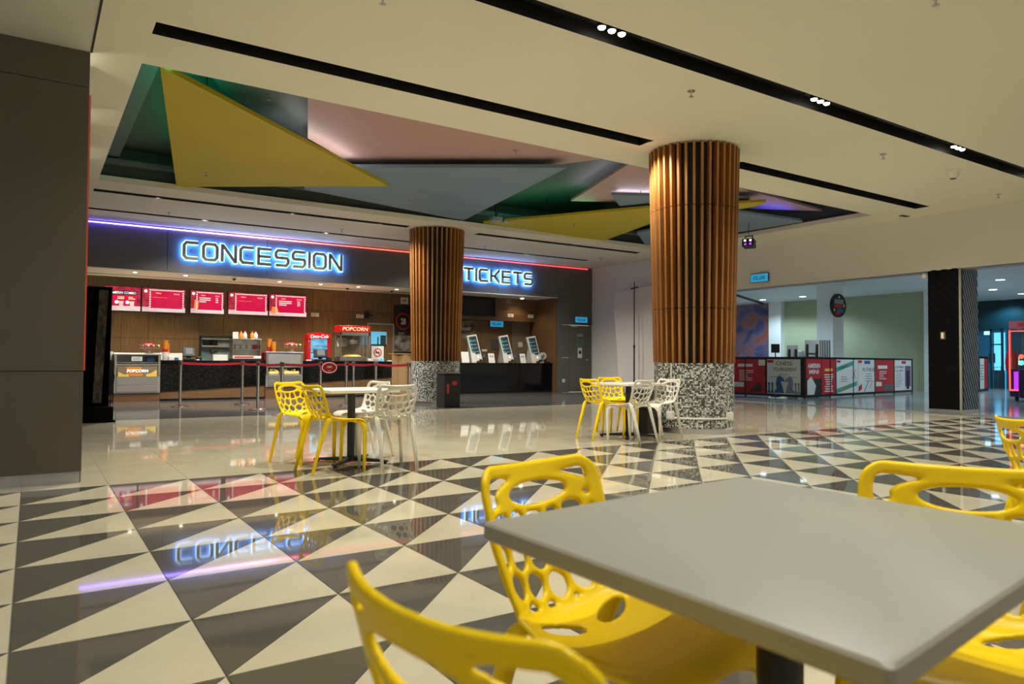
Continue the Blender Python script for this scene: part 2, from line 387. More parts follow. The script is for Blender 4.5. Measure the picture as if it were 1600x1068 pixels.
# ================================================================== FLOOR
fb = MB().box(-5, 34, -5, 26, -.06, -.004)
floor = link('floor', fb.mesh('floor', 'grout')); tag(floor, 'polished shopping mall floor under the tables', 'floor', kind='structure')
GX = lambda k: -.043+.575*k+(.0022*k*k if k > 0 else 0)
GY = lambda j: 6.56-.5905*j
def tri_mesh(pts, m):
    return MB().prism(pts, -.010, 0).mesh('triangular_tile', m)
g = .004
TD = tri_mesh([(g, 1-g), (g, 2.2*g), (1-2.2*g, 1-g)], 'tile_dark')
TL = tri_mesh([(2.2*g, g), (1-g, g), (1-g, 1-2.2*g)], 'tile_light')
def seen(p):
    d = Vector(p)-Vector((0, 0, EYE)); z = d.dot(_f)
    if z < .3: return None
    return 800+F_PX*d.dot(R_)/z, 534-F_PX*d.dot(U_)/z, z
cells = []
for k in range(-9, 24):
    for j in range(0, 20):
        x0, x1, y1, y0 = GX(k), GX(k+1), GY(j), GY(j+1)
        if x1 > 15.45: continue
        q = seen(((x0+x1)/2, (y0+y1)/2, 0))
        vis = q is not None and -60 < q[0] < 1660 and q[1] < 1130
        for dark in (True, False): cells.append(((q[2] if vis else 99+rnd.random()), x0, x1, y0, y1, dark))
cells.sort(key=lambda c: c[0])
rest = MB()
for i, (d, x0, x1, y0, y1, dark) in enumerate(cells):
    if i < 300:
        o = link('triangular_tile', TD if dark else TL, floor, (x0, y0, 0)); o.scale = (x1-x0, y1-y0, 1)
    else:
        rest.cur = 0 if dark else 1; g2 = .003
        rest.prism([(x0+g2, y1-g2), (x0+g2, y0+2*g2), (x1-2*g2, y1-g2)] if dark else [(x0+2*g2, y0+g2), (x1-g2, y0+g2), (x1-g2, y1-2*g2)], -.010, 0)
o = part('far_triangular_tile', rest, ['tile_dark', 'tile_light'], floor, local=True); o['kind'] = 'stuff'
UT = MB().box(.002, .998, .001, .999, -.010, 0).mesh('plain_tile', 'tile_light')
yy = [6.56+1.122*i for i in range(7)]
for k in range(-4, 24):
    for i in range(6):
        x0, x1 = GX(k), min(GX(k+1), XR)
        if x1 <= x0: continue
        o = link('plain_tile', UT, floor, (x0, yy[i], 0)); o.scale = (x1-x0, yy[i+1]-yy[i], 1)
UG = MB().box(.001, .999, .001, .999, -.010, 0).mesh('granite_tile', 'granite_floor')
for k in range(-2, 14):
    for i in range(5):
        o = link('granite_tile', UG, floor, (k*1.2-.6, yy[6]+i*1.2, 0)); o.scale = (min(1.2, XR-(k*1.2-.6)), 1.2, 1)
US = MB().box(.0015, .9985, .0015, .9985, -.010, 0).mesh('store_tile', 'store_floor')
for i in range(15):
    for j in range(14):
        o = link('store_tile', US, floor, (XR+i*1.2, 4+j*1.2, 0)); o.scale = (1.2, 1.2, 1)

# ================================================================== CEILING
holes = [(.90, 7.22, 7.33, 7.62), (9.10, 14.72, 7.33, 7.62), (.9, 14.72, 5.03, 5.33), (.9, 14.72, 1.7, 2.0), (.9, 14.72, .2, .5), (.9, 7.25, 15.22, 15.45), (9.0, 14.4, 15.10, 15.33), (.88, 14.2, 17.18, 17.36), (.91, 14.74, 8.45, 14.55)]
xs = sorted({-2.5, .36, XR+.3}|{h[0] for h in holes}|{h[1] for h in holes}); ys = sorted({-4.5, 6.8, YB+.2}|{h[2] for h in holes}|{h[3] for h in holes})
cb = MB()
for i in range(len(xs)-1):
    for j in range(len(ys)-1):
        cx, cy = (xs[i]+xs[i+1])/2, (ys[j]+ys[j+1])/2
        if any(a < cx < b and c < cy < d for a, b, c, d in holes) or (cx < .36 and cy < 6.8): continue
        cb.add([(xs[i], ys[j], ZC), (xs[i], ys[j+1], ZC), (xs[i+1], ys[j+1], ZC), (xs[i+1], ys[j], ZC)], [(0, 1, 2, 3)])
cb.box(.36, .37, -4.5, 6.8, 3.5, ZC)
ceiling = link('ceiling', cb.mesh('ceiling', 'ceil')); tag(ceiling, 'cream plaster ceiling with black light slots and a large recess', 'ceiling', kind='structure')
def well(a, b, c, d, z1, m, name, parent):
    t = .012; q = MB()
    q.box(a-t, a, c-t, d+t, ZC+.001, z1); q.box(b, b+t, c-t, d+t, ZC+.001, z1); q.box(a, b, c-t, c, ZC+.001, z1); q.box(a, b, d, d+t, ZC+.001, z1); q.box(a-t, b+t, c-t, d+t, z1, z1+t)
    return part(name, q, m, parent)
for h in holes[:-1]: well(*h, ZC+.14, 'black', 'slot_channel', ceiling)
a, b, c, d = holes[-1]
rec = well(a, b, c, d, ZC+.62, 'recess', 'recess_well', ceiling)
q = MB(); t = .05                                   # painted lip round the opening and the ledge behind it
for (x0, x1, y0, y1) in ((a, b, d-.10, d), (b-.10, b, c, d)): q.box(x0, x1, y0, y1, ZC+.0, ZC+.10)
part('recess_lip', q, 'ceil', ceiling)
q = MB(); q.box(a+.05, b-.05, d-.34, d-.10, ZC+.30, ZC+.36); q.box(a+.06, a+.3, c, d, ZC+.40, ZC+.46)
part('recess_ledge', q, 'pan_slate', ceiling)
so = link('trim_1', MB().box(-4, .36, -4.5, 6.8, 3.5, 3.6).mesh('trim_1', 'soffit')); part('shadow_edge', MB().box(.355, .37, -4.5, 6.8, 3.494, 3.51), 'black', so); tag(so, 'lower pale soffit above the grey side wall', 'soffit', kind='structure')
# seam bars, access grilles inside the slots
for h, xsx in ((holes[2], (5.0, 9.2, 12.6)), (holes[0], (2.6, 5.0)), (holes[1], (9.4, 11.9))):
    for x in xsx:
        q = MB()
        for k in range(4): q.box(x, x+.95, h[2]+.05+.05*k, h[2]+.07+.05*k, ZC+.11, ZC+.135)
        part('air_grille', q, 'charcoal', ceiling)

# ---- lamps in the slots: three round lenses in a black holder
def track(px, py, y, lit, ang=112, W=1.0, x=None, lab=None):
    if x is None: x = at(px, py, Z=ZC+.08).x
    t = thing('track_lamp', lab or ('three lit round lamps in a black ceiling slot behind the camera' if lit else 'three added deep set lamps in a narrow black slot towards the counters'), 'lamp', (x, y, ZC+.02), group='triple lamps in the ceiling slots')
    q = MB().box(x-.24, x+.24, y-.06, y+.06, ZC+.10, ZC+.14); part('holder', q, 'black', t)
    for k in (-1, 0, 1):
        part('housing', MB().cyl((x+k*.125, y), .045, .045, ZC+(.05 if lit else .10), ZC+(.10 if lit else .14), 14), 'black_metal', t, True)
        part('lens', MB().lathe((x+k*.125, y, ZC+(.03 if lit else .085)), [(.026, .0), (.035, .008), (.038, .02)], 14), 'lamp_warm' if lit else 'lamp_off', t, True)
    spot(t, (x, y, ZC+.02), SPOT_W*W, SPOT_COL, ang, .75, .06)
for p, lab in (((961, 40), 'three lit lamps in the long black slot, highest in view'), ((1279, 155), 'three lit lamps midway along the long black slot'), ((1478, 232), 'three lit lamps in the long slot near the pale round speaker')): track(*p, 5.18, True, lab=lab, W=.72)
track(0, 0, 5.18, True, x=1.5, W=.6, lab='three lit lamps at the hidden start of the long black slot'); track(0, 0, 5.18, True, x=14.0, W=.9, lab='three lit lamps at the far end of the long black slot')
for p, wgt, lab in (((316, 44), .8, 'three deep set lamps at the start of the slot along the recess'), ((708, 140), 1.0, 'three deep set lamps midway along the slot by the recess'), ((1000, 213), .6, 'three deep set lamps at the slot end by the front column')): track(*p, 7.475, False, W=wgt*1.5, ang=130, lab=lab)
for x, lab in ((10.6, 'three deep set lamps in the slot just past the front column'), (13.2, 'three deep set lamps at the slot end by the white beam wall')): track(0, 0, 7.475, False, x=x, W=1.2, ang=135, lab=lab)
for x, lab in ((1.4, 'first three lit lamps in the slot over the camera'), (4.6, 'second three lit lamps in the slot over the camera'), (7.8, 'third three lit lamps in the slot over the camera'), (11.2, 'last three lit lamps in the slot over the camera')): track(0, 0, 1.85, True, lab=lab, x=x, W=.72 if x < 2 else .6)
for x, lab in ((2.0, 'three lit lamps in the slot just behind the nearest table'), (6.0, 'three lit lamps in the slot behind the camera, far along')): track(0, 0, .35, True, x=x, W=.8, lab=lab)
for x, y, lab in ((2.0, 15.335, 'added deep set lamps in the thin slot by the recess, over the drape side'), (4.6, 15.335, 'added deep set lamps in the thin slot by the recess, before the CONCESSION letters'), (6.6, 15.335, 'added deep set lamps in the thin slot by the recess, beside the rear column'), (10.2, 15.215, 'added deep set lamps in the thin slot past the rear column'), (12.2, 15.215, 'added deep set lamps in the thin slot above the ticket kiosks')):  # unseen lamps, added to brighten the far half of the hall
    track(0, 0, y, False, x=x, W=1.35 if x < 12 else .8, ang=135, lab=lab)
for x, lab in ((3.2, 'added deep set lamps in the thinnest slot over the violet led tube'), (6.0, 'added deep set lamps in the thinnest slot over the CONCESSION sign'), (9.4, 'added deep set lamps in the thinnest slot behind the rear column'), (12.0, 'added deep set lamps in the thinnest slot over the TICKETS sign')):  # more added lamps, lifting the light near the signs
    track(0, 0, 17.27, False, x=x, W=1.5 if x < 9 else 1.0, ang=135, lab=lab)
# ---- sprinklers
def sprinkler(x, y, z, dark=False, lab=None):
    t = thing('ceiling_sprinkler', lab or 'small pendant sprinkler head hanging from the cream ceiling', 'sprinkler', (x, y, z), group='sprinkler heads')
    part('rosette', MB().lathe((x, y, z), [(.02, -.012), (.045, -.008), (.045, 0)], 14), 'steel', t, True)
    part('stem', MB().cyl((x, y), .010, .013, z-.055, z-.01, 8), 'chrome', t, True)
    part('deflector', MB().lathe((x, y, z-.075), [(.008, 0), (.03, .006), (.012, .018)], 10), 'steel_grey', t, True)
for p, lab in (((1080, 146), 'sprinkler head on cream ceiling between the two long slots'), ((1380, 244), 'sprinkler head on cream ceiling right of the front column'), ((1462, 1), 'sprinkler head at the very top of the view'), ((1560, 306), 'sprinkler head close to the white beam wall'), ((598, -1), 'sprinkler head at the top edge over the first slot'), ((264, 334), 'sprinkler head between thin slots over the violet led tube'), ((758, 386), 'sprinkler head between thin slots above the TICKETS sign'), ((534, 360), 'sprinkler head between thin slots above the CONCESSION sign'), ((939, 404), 'sprinkler head over the grey door corner')):
    v = at(*p, Z=ZC-.03); sprinkler(v.x, v.y, ZC, lab=lab)
v = at(1489, 270, Z=ZC-.03)
t = thing('ceiling_speaker', 'pale round cone shaped fitting on ceiling near the long slot', 'detector', (v.x, v.y, ZC))
part('cone', MB().lathe((v.x, v.y, ZC), [(.05, -.12), (.07, -.10), (.10, -.02), (.14, -.012), (.14, 0)], 20), 'ceil', t, True)
part('grille', MB().cyl((v.x, v.y), .045, .045, ZC-.128, ZC-.118, 16), 'charcoal', t)
v = at(1413, 337, Z=ZC)
single('access_plate', MB().box(v.x-.12, v.x+.12, v.y-.05, v.y+.05, ZC-.012, ZC), 'charcoal', 'small dark plate on ceiling beyond the end of the slot', 'plate')

# ---- coloured panels hung inside the recess
ZT = ZC+.62
def panel(name, label, pts, z, th, m, hang=True):
    P = [at(*p, Z=z) for p in pts]
    poly = [(max(a+.03, min(b-.02, p.x)), max(c+.01, min(d-.015, p.y))) for p in P]
    cx = sum(p[0] for p in poly)/len(poly); cy = sum(p[1] for p in poly)/len(poly)
    t = thing(name, label, 'ceiling panel', (cx, cy, z))
    part('board', MB().prism(poly, z, z+th), m, t)
    for k in range(len(poly)):
        hx, hy = poly[k][0]*.6+cx*.4, poly[k][1]*.6+cy*.4
        part('hanger_rod', MB().cyl((hx, hy), .008, .008, z+th, ZT, 6), 'black_metal', t)
    return t, poly, z+th
def strip(t, poly, i, j, z, m, inset=.07, name='led_strip', f0=0.0, f1=1.0, h=.03):
    p, q_ = Vector((*poly[i], z)), Vector((*poly[j], z)); c_ = sum((Vector((*p_, z)) for p_ in poly), Vector())/len(poly)
    p, q_ = p.lerp(q_, f0), p.lerp(q_, f1); dr = (q_-p).normalized(); n = Vector((-dr.y, dr.x, 0))
    if n.dot(c_-p) < 0: n = -n
    p = p+n*inset; q_ = q_+n*inset
    T = Matrix.Translation(p) @ Matrix((dr, Vector((0, 0, 1)).cross(dr), Vector((0, 0, 1)))).transposed().to_4x4()
    part(name, MB().box(.0, (q_-p).length, -.012, .012, 0, h, 0, T), m, t)
t, P, zt = panel('ceiling_panel', 'large mustard yellow triangle hung in the ceiling recess above concession', [(250, 104), (273, 295), (607, 291)], ZC+.07, .06, 'pan_yellow')
strip(t, P, 0, 1, zt, 'led_green', .10, f0=.0, f1=.82); strip(t, P, 0, 2, zt, 'led_white', .16, f0=.45, f1=.97); strip(t, P, 0, 2, zt, 'led_green', .16, f0=.06, f1=.24)
t, P, zt = panel('ceiling_panel', 'slate blue ceiling panel with its tip beside the pink panel', [(470, 262), (886, 262), (722, 345), (476, 296)], ZC+.13, .06, 'pan_blue')
t, P, zt = panel('ceiling_panel', 'wide dusty pink ceiling panel along the near recess edge', [(481, 145), (940, 243), (937, 249), (830, 262), (560, 262), (481, 216)], ZC+.30, .06, 'pan_pink')
t, P, zt = panel('ceiling_panel', 'narrow slate panel deep in the recess between yellow and pink', [(330, 118), (482, 150), (482, 225), (345, 140)], ZC+.44, .04, 'pan_slate')
t, P, zt = panel('ceiling_panel', 'flat mustard panel with low point nearest the ticket sign', [(755, 348), (1020, 324), (1197, 315), (1185, 322), (1020, 348), (940, 377)], ZC+.06, .05, 'pan_yellow')
strip(t, P, 0, 1, zt, 'led_green', .16, f0=.04, f1=.66)
t, P, zt = panel('ceiling_panel', 'pink ceiling panel reaching behind the front column to the far corner', [(983, 256), (1155, 293), (1293, 331), (1200, 327), (1020, 317), (892, 314)], ZC+.30, .05, 'pan_pink')
strip(t, P, 0, 5, zt, 'led_white', .14)
t, P, zt = panel('ceiling_panel', 'small slate blue triangle under the pink panel beside the front column', [(955, 304), (1171, 310), (1171, 319), (975, 331)], ZC+.16, .05, 'pan_blue')
strip(t, P, 0, 1, zt, 'led_white', .24, f0=.06, f1=.86)
t, P, zt = panel('ceiling_panel', 'slate blue ceiling panel above the disco light, rounded tip', [(995, 364), (1153, 331), (1250, 345), (1254, 347), (1153, 363), (1009, 383)], ZC+.06, .05, 'pan_blue')
strip(t, P, 1, 2, zt, 'led_blue', .14, f0=.4, f1=.9)
for p, z, lab in (((322, 273), ZC+.07, 'sprinkler head on the large mustard triangle'), ((641, 312), ZC+.13, 'sprinkler head on the slate blue panel'), ((806, 238), ZC+.30, 'sprinkler head on the wide pink panel'), ((897, 352), ZC+.06, 'sprinkler head on the mustard panel near tickets'), ((420, 152), ZC+.44, 'sprinkler head on the dark slate panel')):
    v = at(*p, Z=z-.03); sprinkler(v.x, v.y, z, lab=lab)
v = at(612, 346, Z=ZC+.2); v = at(780, 345, Z=ZC+.05)
t = thing('recess_projector', 'small pale twin box fitting at far edge of the recess', 'spotlight', (v.x, v.y, v.z))
part('body', MB().box(v.x-.22, v.x+.05, v.y-.08, v.y+.08, v.z-.02, v.z+.08, .01), 'steel_grey', t); part('lamp_box', MB().box(v.x+.09, v.x+.26, v.y-.06, v.y+.06, v.z-.02, v.z+.06, .01), 'steel', t)
part('bracket', MB().box(v.x-.1, v.x-.06, v.y-.02, v.y+.02, v.z+.08, ZT), 'black_metal', t)

# ================================================================== WALL BESIDE THE CAMERA
wl = link('wall_left', MB().box(-4, .352, 6.83, 7.5, 0, 3.5).mesh('wall_left', 'black')); tag(wl, 'olive grey panelled wall block under the soffit', 'wall', kind='structure')
for (z0, z1) in ((.09, .893), (.897, 3.204), (3.208, 3.5)):
    for (x0, x1) in ((-4, -2.2), (-2.197, .355)): part('panel', MB().box(x0, x1, 6.80, 6.83, z0, z1, .003), 'left_panel', wl)
part('baseboard', MB().box(-4, .345, 6.815, 6.83, 0, .09), 'steel_grey', wl)
part('red_glint', MB().box(.352, .376, 6.98, 7.0, .9, 3.2), 'glint_red', wl, label='thin red reflection put in as a glow down the far corner')  # faint emission stands in for a red reflection on the glossy edge
wl2 = link('wall_side', MB().box(-2.5, -2.4, 7.5, YB+3, 0, ZC).mesh('wall_side', 'panel_grey')); tag(wl2, 'dark side wall hidden past the wall block', 'wall', kind='structure')

for y_, lab in ((8.6, 'small wall washer lamp just past the wall block'), (10.6, 'second small wall washer lamp past the wall block'), (12.6, 'third small wall washer lamp past the wall block')):
    t = thing('wall_washer', lab, 'lamp', (.05, y_, 3.92), group='wall washers'); part('body', MB().box(-.02, .1, y_-.06, y_+.06, 3.88, 3.96, .01), 'black_metal', t); part('bracket', MB().box(.02, .05, y_-.02, y_+.02, 3.96, ZC), 'black_metal', t)
    spot(t, (.11, y_, 3.93), 5, (1, .93, .75), 70, .3, .02, aim=(1, .05, .10))
# ================================================================== CONCESSION AND TICKET FRONT
wb = link('wall_back', MB().box(-2.4, XR, YB+.04, YB+.16, 3.06, ZC).mesh('wall_back', 'black')); tag(wb, 'dark grey panelled front above the concession and ticket counters', 'wall', kind='structure')
seam = [-2.4, .3, 2.63, 4.93, 7.22, 9.5, 11.85, 14.16]
for i in range(7): part('panel', MB().box(seam[i]+.004, seam[i+1]-.004, YB, YB+.04, 3.05, ZC-.005, .004), 'panel_grey', wb)
zs = [0, 1.12, 2.19, 3.11, ZC-.005]
for i in range(4): part('panel', MB().box(14.165, XR-.02, YB, YB+.04, zs[i]+.004, zs[i+1]-.004, .004) if i in (2, 3) else MB().box(14.165, 14.625, YB, YB+.04, zs[i]+.004, zs[i+1]-.004, .004), 'panel_grey', wb)
dr = link('door_1', MB().box(14.635, XR-.04, YB+.005, YB+.045, .01, 2.18, .004).mesh('door_1', 'panel_grey')); tag(dr, 'flush dark grey door beside the ticket counter', 'door', kind='structure')
v = at(919, 562, Y=YB); part('door_handle', MB().tube([(v.x-.05, YB, v.z), (v.x-.05, YB-.05, v.z), (v.x-.17, YB-.05, v.z)], .012, 8), 'chrome', dr, True)
part('lock', MB().cyl((v.z-.0, v.x-.05), .03, .03, YB-.012, YB, 12, axis='y'), 'chrome', dr)
v = at(928, 544, Y=YB); part('vent_hole', MB().cyl((v.z, v.x), .035, .035, YB-.006, YB, 12, axis='y'), 'black', dr)
v = at(896, 510, Y=YB); part('door_closer', MB().box(v.x-.14, v.x+.14, YB-.05, YB, v.z-.02, v.z+.03, .006), 'chrome', dr)
# colour strip along the top of the front
q = MB().cyl((ZC-.055, YB-.03), .018, .018, 0, 1, 8, axis='y')
s_ = link('led_tube', MB().tube([(0, 0, 0), (14.6, 0, 0)], .013, 8).mesh('led_tube', 'rgb_strip', True), None, (.75, YB-.045, ZC-.045)); tag(s_, 'glowing led tube running violet to red above the signs', 'led strip')
part('clip_rail', MB().box(0, 14.6, .0, .045, .015, .03), 'charcoal', s_, local=True)

# ---- halo lit letters
def stroke(pts, wd):
    n = len(pts); P = [Vector(p) for p in pts]; closed = (P[0]-P[-1]).length < 1e-6
    if closed: P = P[:-1]; n -= 1
    Lf, Rt = [], []
    for i in range(n):
        d0 = (P[i]-P[i-1]).normalized() if (i > 0 or closed) else None
        d1 = (P[(i+1) % n]-P[i]).normalized() if (i < n-1 or closed) else None
        d0 = d0 or d1; d1 = d1 or d0
        n0, n1 = Vector((-d0.y, d0.x)), Vector((-d1.y, d1.x)); mm = (n0+n1).normalized(); k = wd/2/max(.35, mm.dot(n0))
        Lf.append(P[i]+mm*k); Rt.append(P[i]-mm*k)
    m_ = n if closed else n-1
    return [(Rt[i], Rt[(i+1) % n], Lf[(i+1) % n], Lf[i]) for i in range(m_)]
c_ = .17
LET = {
 'C': (1.0, [[(1, 1-.0), (c_, 1), (0, 1-c_), (0, c_), (c_, 0), (1, 0)]]),
 'O': (1.0, [[(c_, 1), (1-c_, 1), (1, 1-c_), (1, c_), (1-c_, 0), (c_, 0), (0, c_), (0, 1-c_), (c_, 1)]]),
 'N': (1.0, [[(0, -.07), (0, 1.0), (.06, 1.0), (.94, .0), (1, .0), (1, 1.07)]]),
 'E': (1.0, [[(1, 1), (0, 1), (0, 0), (1, 0)], [(0, .5), (.95, .5)]]),
 'S': (1.0, [[(1, 1), (c_, 1), (0, 1-c_), (0, .5+c_*.6), (c_*.6, .5), (1-c_*.6, .5), (1, .5-c_*.6), (1, c_), (1-c_, 0), (0, 0)]]),
 'I': (.0, [[(0, -.07), (0, 1.07)]]),
 'T': (1.0, [[(-.05, 1), (1.05, 1)], [(.5, 1), (.5, -.07)]]),
 'K': (1.0, [[(0, -.07), (0, 1.07)], [(.04, .5), (.4, .5), (1, 1.05)], [(.4, .5), (1, -.05)]]),
}
def sign(name, label, word, x0, x1, z0, z1):
    t = thing(name, label, 'sign', ((x0+x1)/2, YB, z0))
    gap, ib = .38, .0
    units = sum(LET[c][0]+gap for c in word)-gap; h = (z1-z0)*.86; st = .072; u = (x1-x0-st)/units*1.0
    x = x0+st/2; zb = z0+(z1-z0)*.07
    for c in word:
        lw, strokes = LET[c]; lt = None
        face, back, glow = MB(), MB(), MB()
        for s in strokes:
            pts = [(x+p[0]*u*max(lw, .001), zb+p[1]*h) if lw else (x, zb+p[1]*h) for p in s]
            for mb, wd, y0, y1 in ((face, st, YB-.125, YB-.09), (back, st+.036, YB-.09, YB-.075), (glow, st+.02, YB-.075, YB-.055)):
                for quad in stroke(pts, wd): mb.prism([(p.x, p.y) for p in quad], y0, y1, 'y')
        f = part('letter_'+c.lower(), face, 'letter', t)
        part('lit_rim', back, 'rim', f); part('halo_light', glow, 'halo', f)
        px = x+lw*u/2
        part('standoff', MB().box(px-.008, px+.008, YB-.06, YB, zb+h*.5-.01, zb+h*.5+.01), 'black_metal', f)
        x += (lw+gap)*u
A_, B_ = at(284, 380, Y=YB), at(533, 412, Y=YB)
sign('concession_sign', 'halo lit CONCESSION sign with grey letters and blue glow', 'CONCESSION', A_.x, B_.x, 3.36, 3.80)
A_, B_ = at(721, 420, Y=YB), at(830, 436, Y=YB)
sign('tickets_sign', 'halo lit TICKETS sign with grey letters and blue glow', 'TICKETS', A_.x, B_.x, 3.37, 3.76)

# ---- concession bay: soffit, timber back wall
YW = 20.6
sf = link('trim_2', MB().box(-2.4, 9.9, YB+.02, YW+.05, 3.045, 3.10).mesh('trim_2', 'paper_white')); tag(sf, 'cream soffit over the concession counter', 'soffit', kind='structure')
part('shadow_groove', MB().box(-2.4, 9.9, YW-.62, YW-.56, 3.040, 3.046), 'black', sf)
wc = link('wall_rear', MB().box(-2.4, 10.3, YW+.02, YW+.12, 0, 3.1).mesh('wall_rear', 'black')); tag(wc, 'walnut panelled wall behind the concession counter', 'wall', kind='structure')
xw = [-2.4+.61*i for i in range(21)]
for i in range(20):
    for (z0, z1) in ((0, 1.52), (1.526, 2.42), (2.426, 3.05)): part('timber_panel', MB().box(xw[i]+.0025, xw[i+1]-.0025, YW, YW+.02, z0+.002, z1, .002), 'wood_wall', wc)
wp = link('wall_end', MB().box(9.9, 10.3, YB+.04, YW, 0, 3.06).mesh('wall_end', 'wood_wall')); tag(wp, 'timber partition between concession and tickets', 'wall', kind='structure')
for i, p in enumerate(((211, 424), (290, 429), (437, 439), (501, 443), (560, 447), (620, 451))):
    v = at(*p, Z=3.05)
    t = thing('counter_downlight', ['lit downlight in the soffit above the caramel popcorn warmer', 'lit downlight in the soffit above the AMERIN COMBO screens', 'lit downlight in the soffit past the end menu screen', 'lit downlight in the soffit above the red fridge', 'lit downlight in the soffit above the popcorn machine', 'lit downlight in the soffit beside the rear column'][i], 'downlight', (v.x, v.y, 3.045), group='counter downlights')
    part('trim_ring', MB().lathe((v.x, v.y, 3.03), [(.045, .0), (.062, .004), (.066, .015)], 18), 'paper', t, True); part('lens', MB().cyl((v.x, v.y), .042, .044, 3.026, 3.036, 16), 'lamp_warm', t)
    spot(t, (v.x, v.y, 3.02), COUNTER_W, (1, .84, .58), 125, .6, .04)
for p, lab in (((366, 434), 'small dark dome camera under the soffit above menu screens'), ((543, 449), 'small dark dome camera under the soffit near the fridge'), ((612, 453), 'small dark dome camera under the soffit by rear column')):
    v = at(*p, Z=3.04)
    t = thing('dome_camera', lab, 'camera', (v.x, v.y, 3.045), group='soffit dome cameras')
    part('base_ring', MB().cyl((v.x, v.y), .055, .06, 3.02, 3.045, 14), 'paper', t, True); part('dome', MB().ball((v.x, v.y, 3.02), .045), 'black_gloss', t, True)

# ---- menu screens
def menu(x0, x1, z0, z1, kind, label):
    t = thing('menu_screen', label, 'screen', ((x0+x1)/2, YW, z0), group='menu screens over the concession')
    y = YW-.07; xr = (1, 0, 0); w_, h = x1-x0, z1-z0; cx, cz = (x0+x1)/2, (z0+z1)/2
    part('casing', MB().box(x0-.012, x1+.012, y, YW-.005, z0-.012, z1+.012, .004), 'black_metal', t)
    pic = part('picture', slab(MB(), (cx, y-.001, cz), w_, h, xr, t=.002), 'menu_side', t)
    part('stage', slab(MB(), (cx, y-.003, z0+h*.10), w_, h*.2, xr, t=.001), 'menu_floor', pic)
    if kind == 'combo':
        part('red_field', slab(MB(), (cx, y-.003, cz+.03), w_*.8, h*.62, xr, t=.0012), 'menu_red', pic)
        part('title_plate', slab(MB(), (cx+.02, y-.005, z1-h*.25), w_*.74, h*.17, xr, t=.0012), 'ink', pic)
        part('lettering', write(MB(), 'AMERIN COMBO', (cx+.02, y-.0065, z1-h*.25), w_*.70, h*.105, xr, bold=.02), 'lit_white', pic)
        for k, dx in enumerate((-.04, .26)):
            part('caption', lines(MB(), (cx+dx*w_, y-.005, cz+.02), w_*.20, h*.13, 2, xr, seed=k), 'lit_yellow', pic)
            part('cup_picture', MB().prism([(cx+dx*w_-.055, cz-.06), (cx+dx*w_+.055, cz-.06), (cx+dx*w_+.04, cz-.20), (cx+dx*w_-.04, cz-.20)], y-.005, y-.0035, 'y'), 'menu_floor', pic)
            part('badge', MB().cyl((cz-.09, cx+dx*w_-.10), .045, .045, y-.0055, y-.004, 12, axis='y'), 'lit_white', pic)
    else:
        fx0, fx1, fz0, fz1 = x0+w_*.18, x0+w_*.95, z0+h*.13, z1-h*.07
        part('red_field', slab(MB(), ((fx0+fx1)/2, y-.0035, (fz0+fz1)/2), fx1-fx0, fz1-fz0, xr, t=.001), 'menu_red', pic)
        q = MB(); n = 17; b_ = h*.045
        for k in range(n+1):
            xx = fx0+(fx1-fx0)*k/n
            for zz in (fz0, fz1): slab(q, (xx, y-.005, zz), (fx1-fx0)/n*.62, b_*1.1, xr, t=.001)
        for k in range(1, 8):
            zz = fz0+(fz1-fz0)*k/8
            for xx in (fx0, fx1): slab(q, (xx, y-.005, zz), b_*1.1, (fz1-fz0)/8*.62, xr, t=.001)
        part('marquee_bulbs', q, 'bulbs', pic)['kind'] = 'stuff'
        part('lettering', write(write(MB(), 'MENU', (fx0+(fx1-fx0)*.25, y-.005, fz1-h*.13), w_*.12, h*.05, xr), 'PRICE', (fx0+(fx1-fx0)*.80, y-.005, fz1-h*.14), w_*.13, h*.05, xr), 'lit_yellow', pic)
        part('badge', MB().cyl((z1-h*.13, x0+w_*.08), .04, .04, y-.005, y-.003, 12, axis='y'), 'lit_white', pic)
        if kind in ('list', 'list2'):
            part('price_rows', lines(lines(MB(), (fx0+(fx1-fx0)*.32, y-.005, cz+h*.10), w_*.34, h*.26, 3, xr, seed=2, fill=.4), (fx0+(fx1-fx0)*.80, y-.005, cz+h*.10), w_*.10, h*.26, 3, xr, seed=3, fill=.4), 'lit_white', pic)
            q = MB()
            if kind == 'list': q.prism([(x0+w_*.10, z0+h*.2), (x0+w_*.22, z0+h*.2), (x0+w_*.24, z0+h*.55), (x0+w_*.12, z0+h*.6)], y-.006, y-.0045, 'y')
            else: q.prism([(x0+w_*.03, z0+h*.12), (x0+w_*.26, z0+h*.12), (x0+w_*.2, z0+h*.4), (x0+w_*.08, z0+h*.42)], y-.006, y-.0045, 'y')
            part('snack_picture', q, 'lit_orange', pic)
        else:
            part('price_rows', lines(MB(), (fx0+(fx1-fx0)*.35, y-.005, cz+h*.12), w_*.4, h*.06, 1, xr, seed=5, fill=.25), 'lit_orange', pic)
    part('wall_bracket', MB().box(cx-.2, cx+.2, y+.02, YW, z0-.03, z0-.012), 'black_metal', t)
SX = [at(p, 470, Y=YW-.07).x for p in (163, 219.5, 222, 289.5, 298, 350, 357, 418.5, 421, 479)]
menu(SX[0], SX[1], 2.20, 2.80, 'combo', 'lit menu screen titled AMERIN COMBO beside the black drape')
menu(SX[2], SX[3], 2.20, 2.80, 'plain', 'blank red menu screen next to the AMERIN COMBO screen')
menu(SX[4], SX[5], 2.21, 2.80, 'list', 'lit menu screen with three price rows, middle of five')
menu(SX[6], SX[7], 2.22, 2.81, 'faint', 'red menu screen with a single faint line of print')
menu(SX[8], SX[9], 2.22, 2.82, 'list2', 'lit menu screen at the end, beside the wall sockets')

